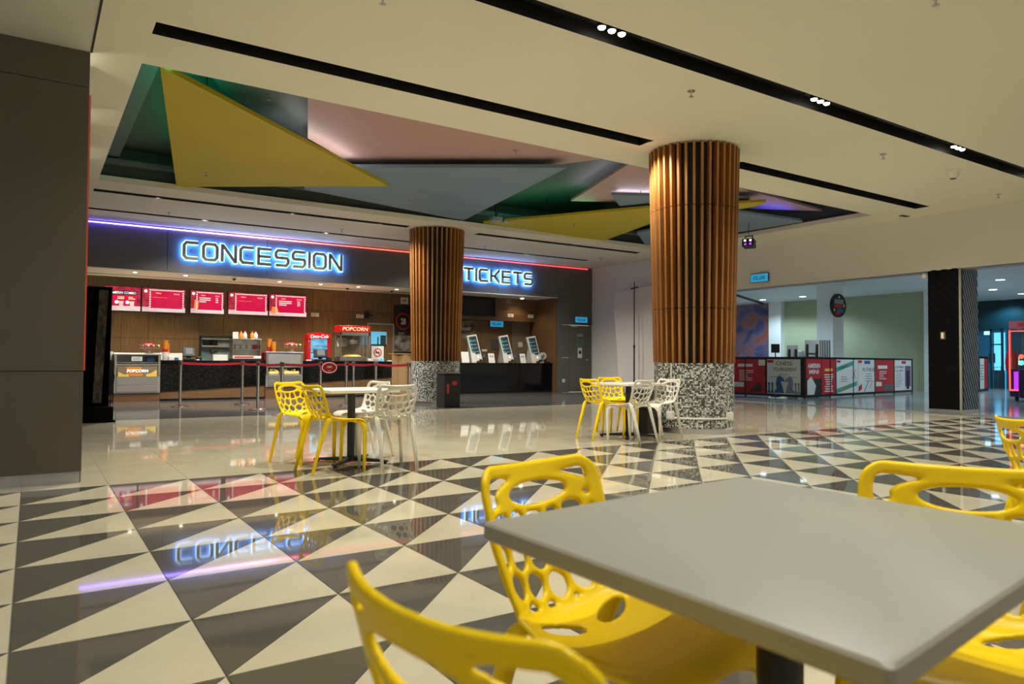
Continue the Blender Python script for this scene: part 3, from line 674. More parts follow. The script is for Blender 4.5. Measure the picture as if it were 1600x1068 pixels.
# ---- counter
YC = 18.9
xL0, xL1, xR0, xR1 = at(178, 580, Y=YC).x, at(250, 580, Y=YC).x, at(415, 580, Y=YC).x, at(472, 580, Y=YC).x
def counter(x0, x1, z0a, z0b, label):
    t = thing('counter_unit', label, 'counter', ((x0+x1)/2, 19.2, 0))
    part('carcass', MB().box(x0+.01, x1-.01, YC+.04, 19.55, 0.02, .92), 'charcoal', t)
    n = max(1, round((x1-x0)/.9))
    for k in range(n):
        a0, a1 = x0+(x1-x0)*k/n+.002, x0+(x1-x0)*(k+1)/n-.002
        part('timber_panel', MB().box(a0, a1, YC+.012, YC+.04, .05, .925), 'wood_h', t)
    part('granite_facing', MB().prism([(x0+.004, z0a), (x1-.004, z0b), (x1-.004, .925), (x0+.004, .925)], YC-.005, YC+.012, 'y'), 'granite', t)
    part('kick_board', MB().box(x0, x1, YC+.05, YC+.07, 0, .05), 'black', t)
for a_, b_, lab in ((-.8, xL0-.03, 'short black stone worktop by the black drape'), (xL1+.03, xR0-.03, 'black stone worktop between the two popcorn warmers'), (xR1+.03, 9.2, 'black stone worktop under the red fridge and popcorn machine')):
    single('countertop', MB().box(a_, b_, YC-.04, 19.62, .925, .965, .006), 'granite', lab, 'worktop')
counter(-.8, xL0-.01, .10, .16, 'black granite counter end by the black drape')
counter(xL1+.01, xR0-.01, .22, .34, 'black granite counter between the two popcorn warmers')
counter(xR1+.01, 9.15, .38, .56, 'black granite counter with a rising walnut wedge under the red fridge')

def popcorn_cabinet(x0, x1, z0, label, tall, bins):
    t = thing('popcorn_warmer', label, 'food warmer', ((x0+x1)/2, YC+.3, 0)); y0 = YC-.06; y1 = 19.6
    part('wood_plinth', MB().box(x0, x1, y0+.05, y1, 0, z0), 'wood_h', t)
    part('body', MB().box(x0, x1, y0+.02, y1, z0, .62), 'steel_grey', t)
    part('end_panel', MB().box(x0, x0+.05, y0, y1, .62, tall, .004), 'steel', t); part('end_panel', MB().box(x1-.05, x1, y0, y1, .62, tall, .004), 'steel', t)
    part('back_panel', MB().box(x0+.05, x1-.05, y1-.03, y1, .62, tall), 'steel_grey', t)
    part('top', MB().box(x0-.02, x1+.02, y0-.01, y1, tall, tall+.035, .006), 'steel', t)
    part('lower_door', MB().box(x0+.05, x1-.05, y0, y0+.02, z0+.03, z0+.18, .003), 'steel', t); part('lower_door', MB().box(x0+.05, x1-.05, y0, y0+.02, z0+.19, .60, .003), 'steel', t)
    return t, y0, y1
tL = at(214, 554, Y=YC).z
t, y0, y1 = popcorn_cabinet(xL0, xL1, .20, 'steel popcorn warmer with POPCORN print and CARAMEL sign', 1.08, 1)
part('window_frame', MB().box(xL0+.05, xL1-.05, y0, y0+.015, .84, .875), 'steel', t)
part('popcorn', MB().box(xL0+.06, xL1-.06, y0+.03, y1-.05, .60, .68), 'popcorn', t)
xm = (xL0+xL1)/2
pz = part('printed_strip', slab(MB(), (xm, y0, .70), xL1-xL0-.12, .25, (1, 0, 0), t=.004), 'taupe', t)
part('popcorn_picture', MB().prism([(xL0+.08, .70), (xL0+.2, .63), (xL0+.28, .64), (xL0+.3, .58), (xL0+.08, .58)], y0-.008, y0-.004, 'y'), 'ink_yellow', pz)
part('popcorn_picture', MB().prism([(xL1-.08, .74), (xL1-.2, .66), (xL1-.30, .64), (xL1-.3, .58), (xL1-.08, .58)], y0-.008, y0-.004, 'y'), 'ink_yellow', pz)
part('orange_blocks', lines(MB(), (xm, y0-.004, .70), .46, .23, 3, (1, 0, 0), lift=0, seed=4, fill=.8), 'orange', pz)
part('lettering', write(MB(), 'POPCORN', (xm, y0-.008, .715), .44, .070, (1, 0, 0), bold=.02, shear=.1), 'lit_white', pz)
sg = part('paper_sign', slab(MB(), (xm-.02, y0, .995), .22, .10, (1, 0, 0)), 'paper', t)
part('lettering', write(write(MB(), 'CARAMEL', (xm-.02, y0-.005, 1.015), .17, .024, (1, 0, 0)), 'POPCORN', (xm-.02, y0-.005, .975), .17, .024, (1, 0, 0)), 'ink', sg)
part('glass_front', MB().box(xL0+.05, xL1-.05, y0+.016, y0+.02, .62, 1.06), 'glass', t)
part('blue_tub', MB().box(xL1-.28, xL1-.12, y0+.1, y0+.3, .92, 1.04, .01), 'ink_blue', t); part('shelf', MB().box(xL0+.05, xL1-.05, y0+.05, y1-.05, .90, .915), 'steel', t)
t, y0, y1 = popcorn_cabinet(xR0, xR1, .30, 'steel popcorn warmer holding two bins of yellow popcorn', 1.16, 2)
part('upper_panel', MB().box(xR0+.05, xR1-.05, y0, y0+.02, .80, 1.14, .003), 'steel_grey', t)
xm = (xR0+xR1)/2
part('divider', MB().box(xm-.12, xm-.08, y0, y0+.1, .58, .80), 'steel', t)
for (p0, p1) in ((xR0+.07, xm-.12), (xm-.08, xR1-.07)):
    q = MB().box(p0, p1, y0+.03, y1-.05, .60, .70, .03)
    for k in range(14): q.ball((rnd.uniform(p0+.03, p1-.03), y0+.05+rnd.random()*.05, rnd.uniform(.66, .745)), .028, 7, 4)
    part('popcorn', q, 'popcorn', t, True)

for x_, lab in ((1.9, 'small added uplight behind the caramel popcorn warmer'), (4.4, 'small added uplight behind the long black worktop'), (7.0, 'small added uplight behind the red fridge counter')):  # unseen lamps, added to brighten the cream soffit from below
    t = thing('added_uplight', lab, 'lamp', (x_, 20.1, 0), group='added uplights behind the counter'); part('housing', MB().box(x_-.12, x_+.12, 20.04, 20.16, .0, .93, .01), 'black_metal', t); part('lens', MB().box(x_-.1, x_+.1, 20.06, 20.14, .93, .94), 'lamp_off', t)
    spot(t, (x_, 20.1, .96), 42, (1, .86, .60), 110, .7, .06, aim=(0, -.32, 1))
# ---- things on and behind the counter
def lolly_tray(px, py, label):
    v = at(px, py, Y=YC+.25); x, y, z = v.x, YC+.25, 1.115 if px < 300 else 1.195
    t = thing('candy_stand', label, 'candy stand', (x, y, z))
    part('foot', MB().lathe((x, y, z), [(.10, 0), (.10, .012), (.03, .03), (.03, .07)], 16), 'steel', t, True)
    part('bowl', MB().lathe((x, y, z+.07), [(.05, 0), (.17, .05), (.235, .085), (.235, .10)], 20), 'glass', t, True)
    part('sign_plate', MB().prism([(x-.16, z+.19), (x+.16, z+.19), (x+.11, z+.27), (x-.11, z+.27)], y+.02, y+.035, 'y'), 'red', t)
    part('small_print', lines(MB(), (x, y+.018, z+.235), .17, .03, 1, (1, 0, 0)), 'ink_white', t)
    cols = ['red', 'ink_teal', 'red', 'ink_white', 'red', 'ink_yellow', 'ink_blue', 'ink_yellow']
    for k in range(8): part('lollipop', MB().ball((x-.20+.057*k, y-.06-.05*sin(pi*(k+.5)/8), z+.19), .028, 9, 6), cols[k], t, True)
    q = MB()
    for k in range(8): q.cyl((x-.20+.057*k, y-.06-.05*sin(pi*(k+.5)/8)), .004, .004, z+.12, z+.17, 5)
    part('sticks', q, 'paper', t)
lolly_tray(233, 540, 'round candy stand of lollipops on the caramel popcorn warmer')
lolly_tray(456, 545, 'round candy stand of lollipops beside the red fridge')
def cups(px0, px1, z, n, label, y=YC+.2, tilt=0, group=None):
    x0, x1 = at(px0, 540, Y=y).x, at(px1, 540, Y=y).x; r = (x1-x0)/2; x = (x0+x1)/2
    t = thing('cup_stack', label, 'paper cups', (x, y, z))
    for k in range(n):
        part('cup', MB().lathe((x+tilt*k, y, z+k*.07), [(r*.72, 0), (r*.95, .11), (r, .118), (r, .125), (r*.9, .125)], 16), 'orange' if k >= n-3 else ('paper' if k % 2 else 'ink_red') if k > n-5 else 'paper', t, True)
cups(253, 263.5, .965, 6, 'tall stack of white and orange paper cups beside the warmer')
v = at(260, 545, Y=YC+.3)
cups(259, 265, .965, 5, 'shorter stack of orange cups behind the tall cup stack', y=YC+.42)
cups(417, 424, 1.195, 4, 'orange paper cup stack on the second popcorn warmer', tilt=.004)
cups(424.5, 431.5, 1.195, 3, 'short white and orange cup stack on the second warmer', y=YC+.10)
def pos(px0, px1, label, zt):
    y = YC+.18; x0, x1 = at(px0, 556, Y=y).x, at(px1, 556, Y=y).x; x = (x0+x1)/2; z = .965
    t = thing('cash_terminal', label, 'till', (x, y, z))
    part('base', MB().box(x-.12, x+.12, y-.08, y+.12, z, z+.05, .01), 'black', t); part('stand', MB().box(x-.05, x+.05, y, y+.05, z+.05, z+.16), 'black', t)
    T = Matrix.Translation((x, y, z+.20)) @ Matrix.Rotation(radians(-18), 4, 'X')
    part('monitor', MB().box(-(x1-x0)/2, (x1-x0)/2, -.02, .03, -.11, .12, .01, T), 'black_metal', t)
    part('customer_display', MB().box(-(x1-x0)*.26, (x1-x0)*.28, -.028, -.02, -.06, .10, .003, T), 'pan_slate', t)
    part('card_reader', MB().box(x+.18, x+.30, y-.03, y+.12, z, z+.10, .015), 'black', t)
pos(285, 305, 'black cash terminal in front of the steel kitchen hatch', .2)
pos(490, 512, 'black cash terminal in front of the red drinks fridge', .2)
# little things left of the first till
for px, py, w_, h, m, lab in ((268, 551, .12, .10, 'paper', 'white napkin box by the cup stack'), (276, 553, .08, .07, 'ink_blue', 'small blue box on the counter'), (251.5, 549, .05, .18, 'paper', 'white carton beside the caramel popcorn warmer'), (309, 561, .06, .025, 'paper', 'small white slip tray in front of the first till'), (482, 562, .14, .03, 'paper', 'white receipt pile in front of the fridge'), (577, 561, .10, .07, 'paper', 'crumpled white packets by the no smoking notice'), (609, 563, .12, .03, 'paper', 'white paper pad near the brown stand'), (597, 560, .08, .09, 'blue_lit', 'small pale blue dispenser by the notice')):
    v = at(px, py, Y=YC+.12)
    single('counter_box', MB().box(v.x-w_/2, v.x+w_/2, YC+.06, YC+.18, .965, .965+h, .008), m, lab, 'box')
x0, x1 = at(166, 550, Y=YC+.2).x, at(177, 550, Y=YC+.2).x
single('leaflet_panel', MB().box(x0-.1, x1, YC+.2, YC+.22, .965, 1.16, .004), 'paper', 'cream backing panel at the drape end of the counter', 'panel')
x0, x1 = at(178, 548, Y=19.66).x, at(285, 548, Y=19.66).x
single('service_ledge', MB().box(x0, x1, 19.64, 19.9, .965, 1.14, .005), 'paper', 'low cream service ledge behind the caramel popcorn warmer', 'ledge')
# kitchen hatch
x0, x1 = at(314, 540, Y=YW-.04).x, at(360, 540, Y=YW-.04).x; z0, z1 = .9, at(330, 526, Y=YW).z
t = thing('kitchen_hatch', 'teal steel kitchen hatch with shelves behind the first till', 'hatch', ((x0+x1)/2, YW-.06, z0))
part('backing', MB().box(x0, x1, YW-.02, YW-.002, z0, z1), 'teal_steel', t)
part('frame', MB().box(x0-.03, x0, YW-.10, YW, z0, z1).box(x1, x1+.03, YW-.10, YW, z0, z1).box(x0-.03, x1+.03, YW-.10, YW, z1, z1+.03), 'black_metal', t)
part('shelf', MB().box(x0, x1, YW-.18, YW-.02, z0+.42, z0+.46), 'steel', t); part('shelf', MB().box(x0, x1, YW-.12, YW-.02, z0+.62, z0+.65), 'steel', t)
part('microwave', MB().box(x0+.04, x0+.40, YW-.12, YW-.02, z0+.46, z0+.60, .01), 'black_gloss', t)
part('sink_panel', MB().box(x1-.45, x1-.08, YW-.12, YW-.02, z0+.05, z0+.22, .01), 'store_white', t)
part('utensils', MB().tube([(x0+.2, YW-.1, z0+.36), (x0+.26, YW-.1, z0+.25), (x0+.4, YW-.1, z0+.3)], .02, 6), 'black', t)
# glass food display with bottles on top
y = YC+.30; x0, x1 = at(361, 545, Y=y).x, at(405, 545, Y=y).x; z0, z1 = .965, at(380, 529, Y=y).z
t = thing('food_display', 'lit glass food display with a red and white foot', 'display case', ((x0+x1)/2, y, z0))
part('foot', MB().box(x0, x1, y-.2, y+.2, z0, z0+.05, .006), 'black', t)
part('printed_foot', slab(MB(), ((x0+x1)/2, y-.2, z0+.09), x1-x0, .07, (1, 0, 0)), 'paper', t)
part('red_print', lines(MB(), ((x0+x1)/2, y-.204, z0+.09), (x1-x0)*.9, .05, 1, (1, 0, 0), seed=9, fill=.8), 'ink_red', t)
part('cabinet_back', MB().box(x0+.02, x1-.02, y+.15, y+.18, z0+.05, z1), 'warm_lit', t)
part('glass_front', MB().box(x0, x1, y-.2, y-.195, z0+.12, z1-.03), 'glass', t)
part('corner_post', MB().box(x0, x0+.02, y-.2, y+.2, z0+.05, z1), 'steel', t); part('corner_post', MB().box(x1-.02, x1, y-.2, y+.2, z0+.05, z1), 'steel', t)
part('roof', MB().box(x0-.01, x1+.01, y-.21, y+.2, z1-.03, z1, .006), 'steel', t)
part('rack', MB().box(x0+.02, x1-.02, y-.15, y+.15, z0+.28, z0+.29), 'steel', t)
for k in range(4): part('food_box', MB().box(x0+.08+.15*k, x0+.19+.15*k, y-.05, y+.08, z0+.29, z0+.41, .01), 'red' if k == 3 else 'paper', t)
for k, (px, m, lab) in enumerate(((377, 'orange', 'amber sauce bottle on the food display next to a paper'), (383, 'paper', 'white labelled bottle on the food display'), (394, 'orange', 'amber bottle at the far end of the display roof'), (399.5, 'paper', 'small white bottle beside the far amber bottle'))):
    x = at(px, 520, Y=y).x
    t = thing('sauce_bottle', lab, 'bottle', (x, y, z1))
    part('bottle_body', MB().lathe((x, y, z1), [(.045, 0), (.05, .01), (.05, .12), (.02, .16), (.02, .18)], 14), m, t, True); part('cap', MB().cyl((x, y), .024, .022, z1+.18, z1+.21, 10), 'ink_red', t, True)
x = at(368, 522, Y=y).x
single('paper_card', MB().box(x-.07, x+.07, y-.02, y-.01, z1, z1+.17), 'paper', 'plain white card standing on the food display', 'card')
x = at(407, 545, Y=y).x
single('red_box', MB().box(x-.03, x+.055, y-.05, y+.1, .965, 1.18, .008), 'red', 'small red box squeezed beside the food display', 'box')
# fridge
y = YC+.42; x0, x1 = at(480.5, 540, Y=y).x, at(516.5, 540, Y=y).x; z0, z1 = .965, at(498, 519, Y=y).z
t = thing('drinks_fridge', 'red countertop drinks fridge with white script and blue glow', 'fridge', ((x0+x1)/2, y, z0))
part('body', MB().box(x0, x1, y+.03, y+.32, z0, z1-.06, .01), 'red', t)
dz = part('door', MB().box(x0, x0+.09, y, y+.03, z0, z1-.16, .006).box(x1-.09, x1, y, y+.03, z0, z1-.16, .006).box(x0+.09, x1-.09, y, y+.03, z0, z0+.05), 'red', t)
part('glass', MB().box(x0+.09, x1-.09, y+.012, y+.018, z0+.05, z1-.16), 'glass', dz); part('handle', MB().tube([(x0+.03, y, z0+.3), (x0+.03, y-.03, z0+.32), (x0+.03, y-.03, z0+.52), (x0+.03, y, z0+.54)], .01, 7), 'steel', dz, True)
n = 12; hd = MB(); poly = [(x0-.005, z1-.17), (x1+.005, z1-.17)]+[(x1+.005-(x1-x0+.01)*k/n, z1-.045+.045*sin(pi*k/n)) for k in range(n+1)]
hh = part('header', hd.prism(poly, y-.02, y+.32, 'y'), 'red', t)
part('lettering', write(MB(), 'Coca-Cola', ((x0+x1)/2, y-.021, z1-.105), (x1-x0)*.78, .085, (1, 0, 0), shear=.35), 'lit_white', hh)
part('lit_interior', MB().box(x0+.09, x1-.09, y+.022, y+.028, z0+.05, z1-.16), 'fridge_lit', t)
for k, zz in enumerate((.22, .40)):
    part('fridge_shelf', MB().box(x0+.09, x1-.09, y+.019, y+.0215, z0+zz, z0+zz+.012), 'chrome', t)
    for j in range(6): part('can', MB().cyl((x0+.125+.083*j, y+.0203), .026, .026, z0+zz+.012, z0+zz+.10, 8), 'ink_blue' if j % 2 else 'ink_white', t) if False else None
# popcorn machine
y = YC+.34; x0, x1 = at(527.5, 540, Y=y).x, at(573.5, 540, Y=y).x; z0, z1 = .965, at(550, 509, Y=y).z
t = thing('popcorn_machine', 'glass popcorn machine with a red POPCORN header', 'popcorn machine', ((x0+x1)/2, y, z0))
part('base_tray', MB().box(x0, x1, y-.2, y+.25, z0, z0+.13, .008), 'steel', t)
for xx in (x0, x1-.035):
    for yy_ in (y-.2, y+.215): part('corner_post', MB().box(xx, xx+.035, yy_, yy_+.035, z0+.13, z1-.18), 'steel', t)
part('glass_front', MB().box(x0+.035, x1-.035, y-.192, y-.187, z0+.13, z1-.25), 'glass', t)
part('back_panel', MB().box(x0+.035, x1-.035, y+.22, y+.24, z0+.13, z1-.18), 'taupe', t)
part('hood', MB().box(x0+.002, x1-.002, y-.20, y+.25, z1-.27, z1-.18), 'steel', t)
hh = part('header', MB().box(x0-.01, x1+.01, y-.21, y+.26, z1-.18, z1, .006), 'red', t)
part('lettering', write(MB(), 'POPCORN', ((x0+x1)/2, y-.2105, z1-.09), (x1-x0)*.86, .10, (1, 0, 0), shear=.15), 'lit_yellow', hh)
kt = part('kettle', MB().lathe(((x0+x1)/2, y, z1-.52), [(.05, 0), (.13, .02), (.14, .12), (.15, .13)], 18), 'chrome', t, True)
part('kettle_arm', MB().tube([((x0+x1)/2, y, z1-.39), ((x0+x1)/2+.05, y, z1-.3), ((x0+x1)/2+.05, y, z1-.26)], .018, 8), 'chrome', kt, True)
part('popcorn_heap', MB().lathe(((x0+x1)/2, y, z0+.13), [(.26, 0), (.2, .04), (.1, .06)], 14), 'popcorn', t, True)
part('paper_notice', slab(MB(), (x0+.2, y+.21, z1-.45), .28, .24, (1, 0, 0)), 'paper', t)
# staff door with blue window in timber wall
x0, x1 = at(574.5, 540, Y=YW-.02).x, at(613, 540, Y=YW-.02).x; z1 = at(590, 507, Y=YW).z
d2 = link('door_2', MB().box(x0, x1, YW-.03, YW-.002, 0, z1, .003).mesh('door_2', 'wood_wall')); tag(d2, 'timber staff door with a blue lit window', 'door', kind='structure')
part('door_frame', MB().box(x0-.04, x0, YW-.05, YW, 0, z1+.04).box(x1, x1+.04, YW-.05, YW, 0, z1+.04).box(x0, x1, YW-.05, YW, z1, z1+.04), 'steel_grey', d2)
wx0, wx1 = at(579, 530, Y=YW).x, at(603, 530, Y=YW).x; wz0, wz1 = at(590, 539, Y=YW).z, at(590, 518, Y=YW).z
part('window_pane', MB().box(wx0, wx1, YW-.045, YW-.03, wz0, wz1), 'blue_lit', d2); part('window_bars', MB().box(wx0+.2, wx0+.24, YW-.05, YW-.045, wz0, wz0+.25).box(wx0, wx1, YW-.05, YW-.045, wz0-.02, wz0+.03).box(wx1-.2, wx1-.02, YW-.05, YW-.045, wz0+.02, wz0+.3), 'teal_dark', d2)
v = at(590, 550, Y=YW-.2); z0, z1 = at(590, 563, Y=YC+.5).z, at(590, 540.5, Y=YC+.5).z; x0, x1 = at(580.5, 550, Y=YC+.5).x, at(599.5, 550, Y=YC+.5).x
t = thing('no_smoking_notice', 'white no smoking notice with red ring standing on the counter', 'notice', ((x0+x1)/2, YC+.5, .965))
xm, zm = (x0+x1)/2, .965+(z1-.965)*.58; rr = (x1-x0)*.33
part('sheet', MB().box(x0, x1, YC+.5, YC+.51, .965, z1, .002), 'paper', t)
ring = MB(); n = 24
for k in range(n):
    a0, a1 = 2*pi*k/n, 2*pi*(k+1)/n
    ring.prism([(xm+rr*cos(a0), zm+rr*sin(a0)), (xm+rr*cos(a1), zm+rr*sin(a1)), (xm+rr*.8*cos(a1), zm+rr*.8*sin(a1)), (xm+rr*.8*cos(a0), zm+rr*.8*sin(a0))], YC+.496, YC+.5, 'y')
for quad in stroke([(xm-rr*.62, zm+rr*.62), (xm+rr*.62, zm-rr*.62)], rr*.18): ring.prism([(p.x, p.y) for p in quad], YC+.495, YC+.5, 'y')
part('red_ring', ring, 'ink_red', t)
part('cigarette', MB().box(xm-rr*.5, xm+rr*.5, YC+.497, YC+.5, zm-.02, zm+.025), 'ink', t)
part('small_print', lines(MB(), (xm, YC+.4995, 1.0), (x1-x0)*.7, .05, 2, (1, 0, 0), seed=8), 'ink_grey', t)
# dark poster, notice above, card stand
YP = YW-.03
x0, x1 = at(615.5, 520, Y=YP).x, at(648, 520, Y=YP).x; z0, z1 = at(630, 550, Y=YP).z, at(630, 477, Y=YP).z; xm = x0+(at(630, 520, Y=YP).x-x0)
t = thing('dark_poster', 'dark wall poster with red ring emblem and white number 28', 'poster', ((x0+x1)/2, YP, z0))
part('sheet', MB().box(x0, x1, YP, YW-.004, z0, z1, .002), 'ink', t)
zm = z0+(z1-z0)*.66; ring = MB(); rr = .26; n = 26
for k in range(n):
    a0, a1 = 2*pi*k/n, 2*pi*(k+1)/n
    ring.prism([(xm+rr*cos(a0), zm+rr*sin(a0)), (xm+rr*cos(a1), zm+rr*sin(a1)), (xm+rr*.82*cos(a1), zm+rr*.82*sin(a1)), (xm+rr*.82*cos(a0), zm+rr*.82*sin(a0))], YP-.003, YP, 'y')
part('red_ring', ring, 'ink_red', t); part('lettering', write(MB(), '28', (xm, YP, zm), .17, .2, (1, 0, 0), bold=.03), 'ink_white', t)
part('small_print', lines(MB(), (xm, YP, zm-.38), .34, .08, 2, (1, 0, 0), seed=4), 'ink_grey', t)
part('picture', MB().box(x0+.02, x1-.02, YP-.002, YP, z0+.02, z0+(z1-z0)*.36), noisy('grey photo print', (.02, .018, .018), (.36, .32, .28), 4, .6), t)
v = at(632, 469.5, Y=YP)
t = thing('wall_notice', 'small white notice above the dark poster', 'notice', (v.x, YP, v.z-.12))
part('sheet', MB().box(v.x-.13, v.x+.13, YP, YW-.004, v.z-.10, v.z+.10), 'paper', t); part('small_print', lines(MB(), (v.x, YP, v.z), .17, .08, 2, (1, 0, 0), seed=3, align=1), 'ink', t)
x0, x1 = at(613, 580, Y=17.9).x, at(645, 580, Y=17.9).x; z1 = at(628, 553, Y=17.9).z
t = thing('card_stand', 'tall brown card standee beside the rear column', 'standee', ((x0+x1)/2, 17.9, 0))
for k in range(3): part('card_fold', MB().prism([(x0+(x1-x0)*k/3, 17.9+(.05 if k % 2 else 0)), (x0+(x1-x0)*(k+1)/3-.006, 17.9+(0 if k % 2 else .05)), (x0+(x1-x0)*(k+1)/3-.006, 17.93+(0 if k % 2 else .05)), (x0+(x1-x0)*k/3, 17.93+(.05 if k % 2 else 0))], 0, z1), 'card', t)
part('top_fold', MB().box(x0, x1, 17.9, 18.15, z1, z1+.02), 'card', t)
def sockets(px, py, Y, n, label, group=None):
    v = at(px, py, Y=Y); t = thing('wall_socket', label, 'socket', (v.x, Y, v.z-.06))
    for k in range(n):
        part('plate', MB().box(v.x-.055+k*.125-(n-1)*.06, v.x+.055+k*.125-(n-1)*.06, Y-.012, Y, v.z-.055, v.z+.055, .003), 'paper', t)
        part('rocker', MB().box(v.x-.02+k*.125-(n-1)*.06, v.x+.02+k*.125-(n-1)*.06, Y-.018, Y-.012, v.z-.02, v.z+.025, .002), 'ink_white' if k else 'steel_grey', t)
sockets(492, 491.5, YW, 2, 'double white socket beside the end menu screen'); sockets(562, 494, YW, 2, 'double white socket beside the wall camera')
v = at(573, 492, Y=YW)
t = thing('wall_camera', 'black wall bracket with a loose cable over the popcorn machine', 'bracket', (v.x, YW, v.z-.08))
part('bracket_plate', MB().box(v.x-.07, v.x+.07, YW-.03, YW, v.z-.1, v.z+.1, .006), 'black_metal', t); part('arm', MB().tube([(v.x, YW-.03, v.z), (v.x, YW-.16, v.z+.02), (v.x+.1, YW-.2, v.z-.04)], .025, 8), 'black_metal', t, True)
part('cable', MB().tube([(v.x-.05, YW-.03, v.z+.08), (v.x, YW-.06, v.z+.15), (v.x+.07, YW-.05, v.z+.1)], .01, 6), 'black', t, True)

# ---- black drape on a stand by the wall block
v0, v1 = at(131, 650, Y=13.15), at(172, 650, Y=13.15); zt = 2.13
t = thing('black_drape', 'tall black drape with a faded printed strip on a black foot', 'drape', ((v0.x+v1.x)/2, 13.15, 0))
part('foot', MB().prism([(v0.x-.15, 12.95), (v1.x+.06, 12.95), (v1.x+.02, 13.5), (v0.x-.15, 13.5)], 0, .03).prism([(v0.x-.1, 13.0), (v1.x+.03, 13.0), (v1.x-.02, 13.4), (v0.x-.1, 13.4)], .03, .24), 'cloth_black', t)
q = MB(); nx, nz = 40, 8; vs = []; fs = []
xa, xb = v0.x-.15, v1.x-.02
for j in range(nz+1):
    for i in range(nx+1):
        u_ = i/nx; vs.append((xa+(xb-xa)*u_+.02*(j/nz), 13.2+.045*sin(u_*31)*(.5+.5*(1-j/nz)), .24+(zt-.24)*j/nz))
for j in range(nz):
    for i in range(nx): fs.append((j*(nx+1)+i, j*(nx+1)+i+1, (j+1)*(nx+1)+i+1, (j+1)*(nx+1)+i))
part('cloth', q.add(vs, fs), 'cloth_black', t, 'all')
part('rear_cloth', MB().box(xa, xb, 13.28, 13.32, .24, zt), 'cloth_black', t)
xs0 = at(153, 560, Y=13.1).x
part('printed_strip', MB().add([(xs0-.06, 13.12, .30), (xs0+.06, 13.12, .30), (xs0+.13, 13.12, zt-.05), (xs0+.0, 13.12, zt-.05), (xs0-.06, 13.10, .9), (xs0+.10, 13.10, 1.4)], [(0, 1, 2, 3)]), 'cloth_print', t)
part('cross_bar', MB().tube([(xa, 13.25, zt), (xb+.03, 13.25, zt)], .02, 8), 'black_metal', t); part('upright', MB().tube([(xb-.02, 13.3, .2), (xb-.02, 13.3, zt)], .02, 8), 'black_metal', t)
part('cable', MB().tube([(xb, 13.2, .95), (xb+.07, 13.2, .7), (xb+.03, 13.2, .45), (xb+.02, 13.2, .24)], .008, 6), 'black', t)

# ---- rope barrier
post_px = [(281, 632.5), (378, 629), (402.5, 637), (440, 645.5), (500, 634), (540.5, 631), (551.5, 632), (586.5, 633), (638.5, 640)]
PP = []
proto = None
for i, p in enumerate(post_px):
    v = at(p[0], p[1], Z=0); s_ = min(1, (18.75 if i == 6 else 18.3)/v.y)*(1.06 if i == 6 else 1); v = Vector((v.x*s_*.965, v.y*s_*.965, 0)); PP.append(v)
    if proto is None:
        proto = t = thing('barrier_post', '', 'barrier post', v, group='chrome barrier posts')
        part('base', MB().lathe((0, 0, 0), [(.17, 0), (.17, .012), (.12, .025), (.035, .045)], 24), 'chrome', t, True, local=True)
        part('tube', MB().cyl((0, 0), .030, .030, .04, .90, 16), 'chrome', t, True, local=True); part('cassette', MB().cyl((0, 0), .038, .038, .86, .96, 16), 'steel', t, True, local=True)
        part('belt_clip', MB().box(-.014, .014, -.045, -.035, .875, .945, .003), 'black', t, local=True)
    else: t = dup(proto, v, 0)
    t['label'] = ['first chrome barrier post, nearest the caramel popcorn warmer', 'chrome barrier post close to the counter, second from the drape', 'chrome barrier post with its foot clear of the counter shadow', 'chrome barrier post in front of the second popcorn warmer', 'chrome barrier post just before the oval red sign', 'chrome barrier post below the popcorn machine header', 'chrome barrier post just behind another under the popcorn machine', 'chrome barrier post in front of the no smoking notice', 'last chrome barrier post, against the rear column'][i]
def belt(i, j, label):
    p, q_ = PP[i], PP[j]; dr_ = (q_-p).normalized(); n_ = Vector((-dr_.y, dr_.x, 0)); mb = MB(); K = 8; vs = []; fs = []
    for k in range(K+1):
        c = p+dr_*.04+(q_-p-dr_*.08)*(k/K); sag = -.02*sin(pi*k/K)
        for zz in (.885, .935):
            for s_ in (-.0015, .0015): vs.append(c+n_*s_+Vector((0, 0, zz+sag)))
    for k in range(K):
        o_ = k*4
        for a_, b_ in ((0, 1), (1, 3), (3, 2), (2, 0)): fs.append((o_+a_, o_+b_, o_+4+b_, o_+4+a_))
    single('barrier_belt', mb.add(vs, fs), 'red_belt', label, 'barrier belt', 'red barrier belts')
belt(0, 1, 'red barrier belt in front of the long black granite counter'); belt(1, 2, 'short red belt between two close barrier posts'); belt(2, 3, 'red barrier belt crossing the second popcorn warmer')
belt(3, 4, 'red barrier belt leading up to the oval sign'); belt(4, 6, 'red barrier belt under the fridge and oval sign'); belt(5, 7, 'red barrier belt below the popcorn machine'); belt(7, 8, 'red barrier belt ending at the rear column')
v = PP[4].lerp(PP[6], .28); v = at(514.5, 574, Y=PP[4].y-.06)
t = thing('oval_sign', 'oval red sign with white rim hanging on the barrier belt', 'sign', (v.x, v.y, v.z-.12))
def oval(rx, rz, y0, y1, m, nm):
    part(nm, MB().prism([(v.x+rx*cos(2*pi*k/28), v.z+rz*sin(2*pi*k/28)) for k in range(28)], y0, y1, 'y'), m, t)
oval(.175, .125, v.y-.008, v.y+.012, 'ink_red', 'board'); oval(.160, .110, v.y-.010, v.y-.008, 'menu_floor', 'white_rim'); oval(.150, .100, v.y-.012, v.y-.010, 'red', 'red_field')
part('small_print', lines(lines(MB(), (v.x, v.y-.012, v.z+.015), .17, .045, 1, (1, 0, 0), seed=1, fill=.9, align=1), (v.x, v.y-.012, v.z-.065), .07, .02, 1, (1, 0, 0), align=1), 'ink_white', t)

